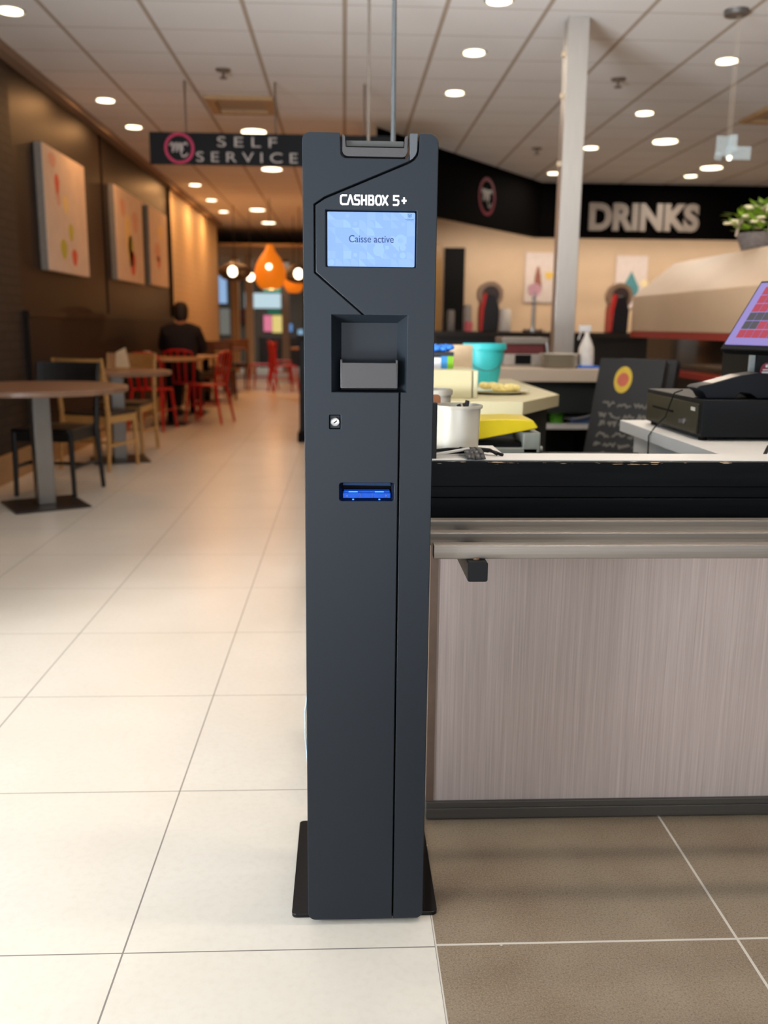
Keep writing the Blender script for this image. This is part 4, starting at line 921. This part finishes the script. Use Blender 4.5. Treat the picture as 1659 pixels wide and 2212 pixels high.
def wood_chair(label, loc, rz, mf, mb, ms, group):
    """local: front looks to +Y"""
    t = thing('dining_chair', label, 'chair', loc, rz, group)
    MB().prism(rrect(-0.215, 0.215, -0.20, 0.225, 0.03), XY, 0.435, 0.462).build('seat', ms, t, bevel=0.006)
    MB().box(-0.20, 0.20, -0.195, -0.175, 0.375, 0.435).box(-0.20, 0.20, 0.185, 0.205, 0.375, 0.435).box(-0.205, -0.185, -0.18, 0.19, 0.375, 0.435).box(0.185, 0.205, -0.18, 0.19, 0.375, 0.435).build('apron', mf, t)
    for s in (-1, 1):
        MB().tube([(s * 0.205, 0.205, 0.0), (s * 0.195, 0.195, 0.435)], [0.015, 0.020], 10).build('leg', mf, t)
        MB().tube([(s * 0.225, -0.235, 0.0), (s * 0.212, -0.195, 0.44), (s * 0.216, -0.225, 0.70), (s * 0.220, -0.262, 0.885)], [0.015, 0.021, 0.018, 0.014], 10).build('leg', mf, t)
    b = MB(); N = 10
    def bp(i, z, off): 
        u = -1 + 2 * i / N; return (u * 0.222, -0.228 - (z - 0.70) * 0.19 - 0.030 * (1 - u * u) + off, z)
    for i in range(N):
        for (z0, z1) in ((0.70, 0.885),):
            p = [bp(i, z0, 0), bp(i + 1, z0, 0), bp(i + 1, z1, 0), bp(i, z1, 0)]; q = [bp(i, z0, 0.016), bp(i + 1, z0, 0.016), bp(i + 1, z1, 0.016), bp(i, z1, 0.016)]
            b.quad(*p); b.quad(*q); b.quad(p[3], p[2], q[2], q[3]); b.quad(p[0], p[1], q[1], q[0])
    b.build('backrest', mb, t)
    MB().bar((-0.20, 0.0, 0.20), (0.20, 0.0, 0.20), 0.016, 0.02).bar((-0.213, -0.22, 0.20), (-0.202, 0.20, 0.20), 0.016, 0.02).bar((0.213, -0.22, 0.20), (0.202, 0.20, 0.20), 0.016, 0.02).build('stretcher', mf, t)
    return t
wood_chair('black wooden chair behind the nearest round table', (-1.99, 6.34, 0), R(172), M_DWOOD, M_DWOOD, M_DWOOD, 'wooden dining chairs')
wood_chair('nearer oak chair with its back to the camera and a brown seat', (-1.99, 7.50, 0), R(-20), M_OAK, M_OAK, M_DSEAT, 'wooden dining chairs')
wood_chair('farther oak chair with its brown backrest beyond the grey table', (-2.0, 8.42, 0), R(176), M_OAK, M_OAKB, M_DSEAT, 'wooden dining chairs')

def red_chair(label, loc, rz, group='red metal cafe chairs'):
    t = thing('metal_chair', label, 'chair', loc, rz, group)
    MB().prism(rrect(-0.19, 0.19, -0.18, 0.19, 0.05), XY, 0.44, 0.458).build('seat', M_RED, t, bevel=0.004)
    for s in (-1, 1):
        MB().tube([(s * 0.20, 0.21, 0.0), (s * 0.165, 0.16, 0.44)], [0.013, 0.018], 8).build('leg', M_RED, t)
        MB().tube([(s * 0.20, -0.25, 0.0), (s * 0.165, -0.17, 0.44)], [0.013, 0.018], 8).build('leg', M_RED, t)
    MB().tube([(-0.165, -0.17, 0.45), (-0.185, -0.215, 0.72), (-0.16, -0.235, 0.82), (-0.08, -0.255, 0.845), (0.08, -0.255, 0.845), (0.16, -0.235, 0.82), (0.185, -0.215, 0.72), (0.165, -0.17, 0.45)], 0.014, 8).build('back_frame', M_RED, t)
    b = MB()
    for x in (-0.085, 0, 0.085): b.bar((x * 0.9, -0.175, 0.45), (x, -0.252, 0.84), 0.035, 0.004)
    b.build('backrest', M_RED, t)
    MB().bar((-0.18, -0.20, 0.22), (-0.18, 0.18, 0.22), 0.012).bar((0.18, -0.20, 0.22), (0.18, 0.18, 0.22), 0.012).build('stretcher', M_RED, t)
    return t
rc = red_chair('red metal chair in front of the oak-topped table', (-2.12, 10.20, 0), R(-8))
dup(rc, (-2.0, 11.42, 0), R(0), 'red metal chair the dark-clothed person sits on')
dup(rc, (-1.62, 10.95, 0), R(75), 'red metal chair on the aisle side of the oak-topped table')
dup(rc, (-1.48, 16.7, 0), R(80), 'red metal chair beyond the brown chairs, left of the pale post')
dup(rc, (-1.05, 16.2, 0), R(-70), 'red metal chair right of the aisle, nearest beside the kiosk edge')
dup(rc, (-1.25, 18.4, 0), R(-75), 'red metal chair right of the aisle, behind the nearer red one')
def brown_chair(label, loc, rz):
    return wood_chair(label, loc, rz, M_BWOOD, M_BWOOD, M_DSEAT, 'brown wooden chairs by the slatted wall')
bc = brown_chair('brown wooden chair by the slatted wall, nearest to the seated person', (-2.1, 13.6, 0), R(0))
dup(bc, (-1.95, 14.5, 0), R(200), 'second brown wooden chair by the slatted wall')
dup(bc, (-2.05, 15.4, 0), R(0), 'third brown wooden chair by the slatted wall')
dup(bc, (-2.0, 17.0, 0), R(180), 'farthest brown wooden chair by the slatted wall')
table('cafe_table', 'dark round table between the brown chairs, nearer one', (-2.1, 14.1, 0), 0.36, M_BWOOD, M_VBLACK, 0, 0.4, 0.75, 0.08)
table('cafe_table', 'dark round table between the brown chairs, farther one', (-2.05, 16.1, 0), 0.36, M_BWOOD, M_VBLACK, 0, 0.4, 0.75, 0.08)
table('cafe_table', 'round table right of the aisle among the far red chairs', (-0.62, 16.9, 0), 0.36, M_TTOPO, M_VBLACK, 0, 0.4, 0.75, 0.08)
t = thing('menu_holder', 'small cream menu card holder on the grey cafe table', 'menu holder', (-1.90, 7.98, 0.765))
MB().box(-0.05, 0.05, -0.03, 0.03, 0, 0.02).build('foot', M_OAK, t); MB().prism([(-0.06, 0.02), (0.06, 0.02), (0.03, 0.19), (-0.05, 0.15)], XZ, -0.004, 0.004).build('card', mat('cream_menu', (226, 206, 170), 0.6), t)
tag(MB().lathe([(0.032, 0), (0.042, 0.07), (0.038, 0.07), (0.03, 0.01)], (0, 0, 0), 20).build('white_cup', M_PORC), 'small white cup on the oak-topped table', 'cup').location = (-2.28, 10.78, 0.775)
# unidentified black shape at the kiosk's left edge, built up as a cabinet
t = thing('black_unit', 'tall black upright unit at the right of the aisle, cut off by the kiosk edge', 'cabinet', (-0.20, 9.35, 0))
MB().box(-0.245, 0.245, -0.24, 0.24, 0.10, 1.02).build('cabinet_body', M_BLACK, t, bevel=0.008)
MB().box(-0.265, 0.265, -0.26, 0.26, 1.02, 1.06).build('tray_shelf', M_BLACK, t, bevel=0.008)
MB().box(-0.21, 0.21, 0.10, 0.22, 1.06, 1.40).build('rear_panel', M_BLACK, t, bevel=0.02)
MB().box(-0.265, 0.265, -0.26, 0.26, 0.0, 0.10).build('plinth', M_VBLACK, t, bevel=0.01)

# ------------------------------------------------------------------ seated person
def skinned(name, verts, edges, mats, parent, sub=2, root=0):
    bm = bmesh.new(); L = bm.verts.layers.skin.verify(); vs = []
    for k, (co, r) in enumerate(verts):
        v = bm.verts.new(co); v[L].radius = r if isinstance(r, tuple) else (r, r); v[L].use_root = (k == root); vs.append(v)
    for a, c in edges: bm.edges.new((vs[a], vs[c]))
    me = bpy.data.meshes.new(name); bm.to_mesh(me); bm.free()
    o = bpy.data.objects.new('t', me); COL.objects.link(o)
    o.modifiers.new('s', 'SKIN').use_smooth_shade = True; q = o.modifiers.new('d', 'SUBSURF'); q.levels = sub; q.render_levels = sub
    me2 = bake(o); me2.name = name; me2.materials.clear(); me2.materials.append(mats)
    for p in me2.polygons: p.use_smooth = True; p.material_index = 0
    r = bpy.data.objects.new(name, me2); COL.objects.link(r); r.parent = parent
    return r
pe = thing('person', 'person with dark hair in a dark purple jacket, seated with back to the camera', 'person', (-1.985, 11.42, 0))
V = [((0, -0.02, 0.52), (0.15, 0.11)), ((0, -0.05, 0.72), (0.145, 0.10)), ((0, -0.05, 0.95), (0.165, 0.11)), ((0, -0.02, 1.10), (0.11, 0.08)), ((0, 0.0, 1.17), 0.055), ((0, 0.03, 1.24), (0.075, 0.085)), ((0, 0.035, 1.33), (0.078, 0.095)), ((0, 0.03, 1.40), (0.05, 0.06)), ((0, 0.125, 1.285), 0.014)]
E_ = [(0, 1), (1, 2), (2, 3), (3, 4), (4, 5), (5, 6), (6, 7), (5, 8)]
for s in (-1, 1):
    k = len(V)
    V += [((s * 0.17, -0.03, 1.075), 0.062), ((s * 0.235, 0.06, 0.86), 0.046), ((s * 0.15, 0.32, 0.815), 0.032), ((s * 0.12, 0.38, 0.815), (0.036, 0.016))]
    E_ += [(3, k), (k, k + 1), (k + 1, k + 2), (k + 2, k + 3)]
    for j in range(4):
        m_ = len(V); ox = s * (0.12 - 0.03 + 0.019 * j)
        V += [((ox, 0.425, 0.812), 0.009), ((ox - s * 0.004, 0.455 + 0.006 * (j in (1, 2)), 0.806), 0.008), ((ox - s * 0.006, 0.478 + 0.008 * (j in (1, 2)), 0.795), 0.007)]
        E_ += [(k + 3, m_), (m_, m_ + 1), (m_ + 1, m_ + 2)]
    m_ = len(V); V += [((s * 0.085, 0.385, 0.815), 0.010), ((s * 0.068, 0.41, 0.81), 0.009)]; E_ += [(k + 3, m_), (m_, m_ + 1)]
    m_ = len(V)
    V += [((s * 0.10, 0.06, 0.51), 0.085), ((s * 0.14, 0.42, 0.51), 0.062), ((s * 0.14, 0.40, 0.28), 0.050), ((s * 0.14, 0.38, 0.09), 0.036), ((s * 0.145, 0.50, 0.035), (0.042, 0.03))]
    E_ += [(0, m_), (m_, m_ + 1), (m_ + 1, m_ + 2), (m_ + 2, m_ + 3), (m_ + 3, m_ + 4)]
    m_ = len(V); V += [((s * 0.088, 0.025, 1.275), 0.014)]; E_ += [(5, m_)]
skinned('figure', V, E_, mat('skin', (170, 120, 96), 0.6), pe)
J = [((0, -0.03, 0.47), (0.205, 0.155)), ((0, -0.06, 0.72), (0.20, 0.14)), ((0, -0.06, 0.95), (0.215, 0.145)), ((0, -0.03, 1.10), (0.135, 0.10)), ((0, -0.015, 1.19), (0.088, 0.078))]
JE = [(0, 1), (1, 2), (2, 3), (3, 4)]
for s in (-1, 1):
    k = len(J); J += [((s * 0.185, -0.04, 1.065), 0.082), ((s * 0.255, 0.055, 0.86), 0.064), ((s * 0.165, 0.29, 0.82), 0.048)]; JE += [(3, k), (k, k + 1), (k + 1, k + 2)]
skinned('jacket', J, JE, mat('dark_purple_cloth', (17, 11, 21), 0.8, var=0.2), pe)
T_ = [((0, -0.02, 0.51), (0.17, 0.10))]; TE = []
for s in (-1, 1):
    k = len(T_); T_ += [((s * 0.10, 0.06, 0.515), 0.095), ((s * 0.14, 0.42, 0.51), 0.074), ((s * 0.14, 0.40, 0.28), 0.064), ((s * 0.14, 0.38, 0.10), 0.056)]; TE += [(0, k), (k, k + 1), (k + 1, k + 2), (k + 2, k + 3)]
skinned('trousers', T_, TE, mat('black_trousers', (16, 15, 18), 0.8), pe)
skinned('hair', [((0, -0.03, 1.16), (0.085, 0.06)), ((0, 0.0, 1.29), (0.098, 0.095)), ((0, 0.005, 1.37), (0.095, 0.10)), ((0, 0.01, 1.425), (0.055, 0.06))], [(0, 1), (1, 2), (2, 3)], mat('dark_brown_hair', (36, 24, 18), 0.6, var=0.3, scale=80), pe)
for s in (-1, 1): MB().sphere((s * 0.032, 0.118, 1.315), 0.011).build('eye', mat('eye_white', (220, 215, 210), 0.3), pe)
for s in (-1, 1): MB().prism(rrect(s * 0.145 - 0.048, s * 0.145 + 0.048, 0.33, 0.58, 0.04), XY, 0.0, 0.075).build('shoe', mat('black_shoe', (20, 18, 18), 0.4), pe, bevel=0.02)

# ------------------------------------------------------------------ pendants in the far aisle
def cord(t, z1): MB().cyl(0, 0, z1, ZC - t.location.z, 0.006, 8).build('cord', M_VBLACK, t)
for x, y, z, sc, lab in ((-1.175, 15.0, 1.71, 1.0, 'large glowing orange pear-shaped pendant lamp'), (-0.93, 17.4, 1.74, 0.72, 'smaller orange pendant lamp behind the large orange one')):
    t = thing('orange_pendant', lab, 'pendant lamp', (x, y, z), 0, 'orange pendant lamps')
    pf = [(0.13, 0.0), (0.20, 0.06), (0.245, 0.16), (0.25, 0.26), (0.22, 0.38), (0.15, 0.50), (0.085, 0.58), (0.055, 0.66), (0.04, 0.69)]
    MB().lathe([(r * sc, h * sc) for r, h in pf], (0, 0, 0), 36).build('shade', mat('orange_lit_shade', (226, 130, 30), 0.5, var=0.06, scale=6, emit=(235, 128, 24), estr=0.55), t)
    cord(t, 0.69 * sc)
    if sc == 1.0: MB().sphere((0, -0.235, 0.335), 0.045).build('bulb', M_GLOW, t)
for x, y, z, lab in ((-1.845, 15.9, 1.98, 'dark flat pendant shade with a lit bulb, left of the orange pendant'), (-0.76, 16.0, 1.96, 'dark flat pendant shade with a lit bulb, by the kiosk edge')):
    t = thing('dark_pendant', lab, 'pendant lamp', (x, y, z), 0, 'dark pendant lamps')
    MB().lathe([(0.09, -0.11), (0.20, -0.075), (0.27, -0.01), (0.29, 0.05), (0.26, 0.11), (0.17, 0.165), (0.06, 0.20)], (0, 0, 0), 36).build('shade', mat('dark_brown_shade', (40, 26, 18), 0.5), t)
    MB().sphere((0, -0.235, 0.035), 0.088).build('bulb', M_GLOW, t); cord(t, 0.19)
t = thing('globe_pendant', 'small bare globe lamp between the dark shade and the orange pendant', 'pendant lamp', (-1.66, 16.7, 1.92))
MB().sphere((0, 0, 0.06), 0.075).build('bulb', M_GLOW, t); MB().cyl(0, 0, 0.12, 0.2, 0.03, 12).build('socket', M_VBLACK, t); cord(t, 0.2)
light('POINT', 'pendant_glow', (-1.2, 15.5, 1.6), 10, WARM, 0.2)

# ------------------------------------------------------------------ far end: posts, lit shopfronts
t = thing('pale_post', 'pale square post at the far end of the aisle', 'post', (-2.22, 22.0, 0))
MB().box(-0.09, 0.09, -0.09, 0.09, 0, 2.72).build('shaft', mat('pale_post', (206, 190, 170), 0.5), t, bevel=0.005)
MB().box(-0.13, 0.13, -0.13, 0.13, 0, 0.22).build('foot', mat('white_foot', (220, 214, 206), 0.5), t, bevel=0.01)
t = thing('tan_post', 'tan post left of the pale post at the far end', 'post', (-2.62, 22.6, 0)); MB().box(-0.09, 0.09, -0.09, 0.09, 0, 2.72).build('shaft', mat('tan_post', (206, 160, 110), 0.5), t, bevel=0.005)
t = thing('grey_post', 'grey-brown post right of the lit signs at the far end', 'post', (-1.45, 23.2, 0)); MB().box(-0.09, 0.09, -0.09, 0.09, 0, 2.72).build('shaft', mat('grey_post', (150, 132, 118), 0.5), t, bevel=0.005)
def lit(name, label, cat, x0, x1, z0, z1, y, rgb, s=0.8):
    t = thing(name, label, cat, ((x0 + x1) / 2, y, z0))
    MB().box(x0 - 0.004, x1 + 0.004, y + 0.02, y + 0.09, z0 - 0.004, z1 + 0.004).build('frame', M_VBLACK, t, world=True)
    MB().box(x0, x1, y, y + 0.03, z0, z1).build('lit_panel', mat(name + '_face', tuple(c * 0.4 for c in rgb), 0.4, var=0, emit=rgb, estr=s), t, world=True)
lit('blue_window', 'tall pale blue lit window beside the slatted wall', 'window', -3.75, -3.42, 1.75, 2.65, 27.41, (150, 185, 225), 0.9)
lit('lower_window', 'dim grey lit window below the blue one', 'window', -3.72, -3.35, 0.85, 1.6, 27.41, (140, 140, 132), 0.5)
lit('white_lightbox', 'wide pale blue-white lit board at the far end', 'lit board', -2.90, -1.85, 1.62, 2.05, 27.41, (196, 222, 232), 0.9)
lit('green_lightbox', 'green lit strip above the pale board', 'lit board', -2.35, -1.86, 2.10, 2.26, 27.41, (70, 205, 165), 0.75)
lit('teal_strip', 'dark green strip under the pale board', 'lit board', -2.25, -1.86, 1.47, 1.56, 27.41, (30, 130, 100), 0.6)
lit('pink_lightbox', 'pink lit panel beside the yellow one at the far end', 'lit board', -2.36, -2.12, 0.95, 1.42, 27.41, (235, 130, 160), 0.8)
lit('yellow_lightbox', 'yellow lit panel beside the pink one at the far end', 'lit board', -2.11, -1.80, 0.92, 1.42, 27.41, (236, 214, 130), 0.85)
lit('blue_lightbox', 'bright blue lit panel low at the far end', 'lit board', -1.74, -1.52, 0.95, 1.18, 27.41, (110, 165, 225), 0.7)
lit('pale_blue_lightbox', 'pale blue lit panel low at the far end, beside the kiosk edge', 'lit board', -1.36, -0.9, 0.86, 1.02, 27.41, (150, 195, 228), 0.7)
tag(MB().box(-2.35, -0.9, 25.6, 26.3, 0, 0.82).build('dark_stall', mat('dark_stall', (40, 34, 36), 0.5), bevel=0.02), 'dark low stall below the lit panels at the far end', 'stall')
tag(MB().box(-3.15, -2.85, 27.2, 27.5, 1.2, 1.57).build('dark_red_box', mat('dark_red_box', (88, 36, 34), 0.5), bevel=0.02), 'dark red box on the far wall behind the tan post', 'box')
tag(MB().box(-1.05, -0.70, 24.0, 24.3, 0, 2.3).build('display_stand', mat('dark_grey_panel', (44, 42, 42), 0.5), bevel=0.01), 'dark tall panel at the far end beside the kiosk edge', 'stand')
light('AREA', 'mall_light', (-2.0, 24.0, 2.65), 45, (1.0, 0.95, 0.88), 3.0, 3.0)
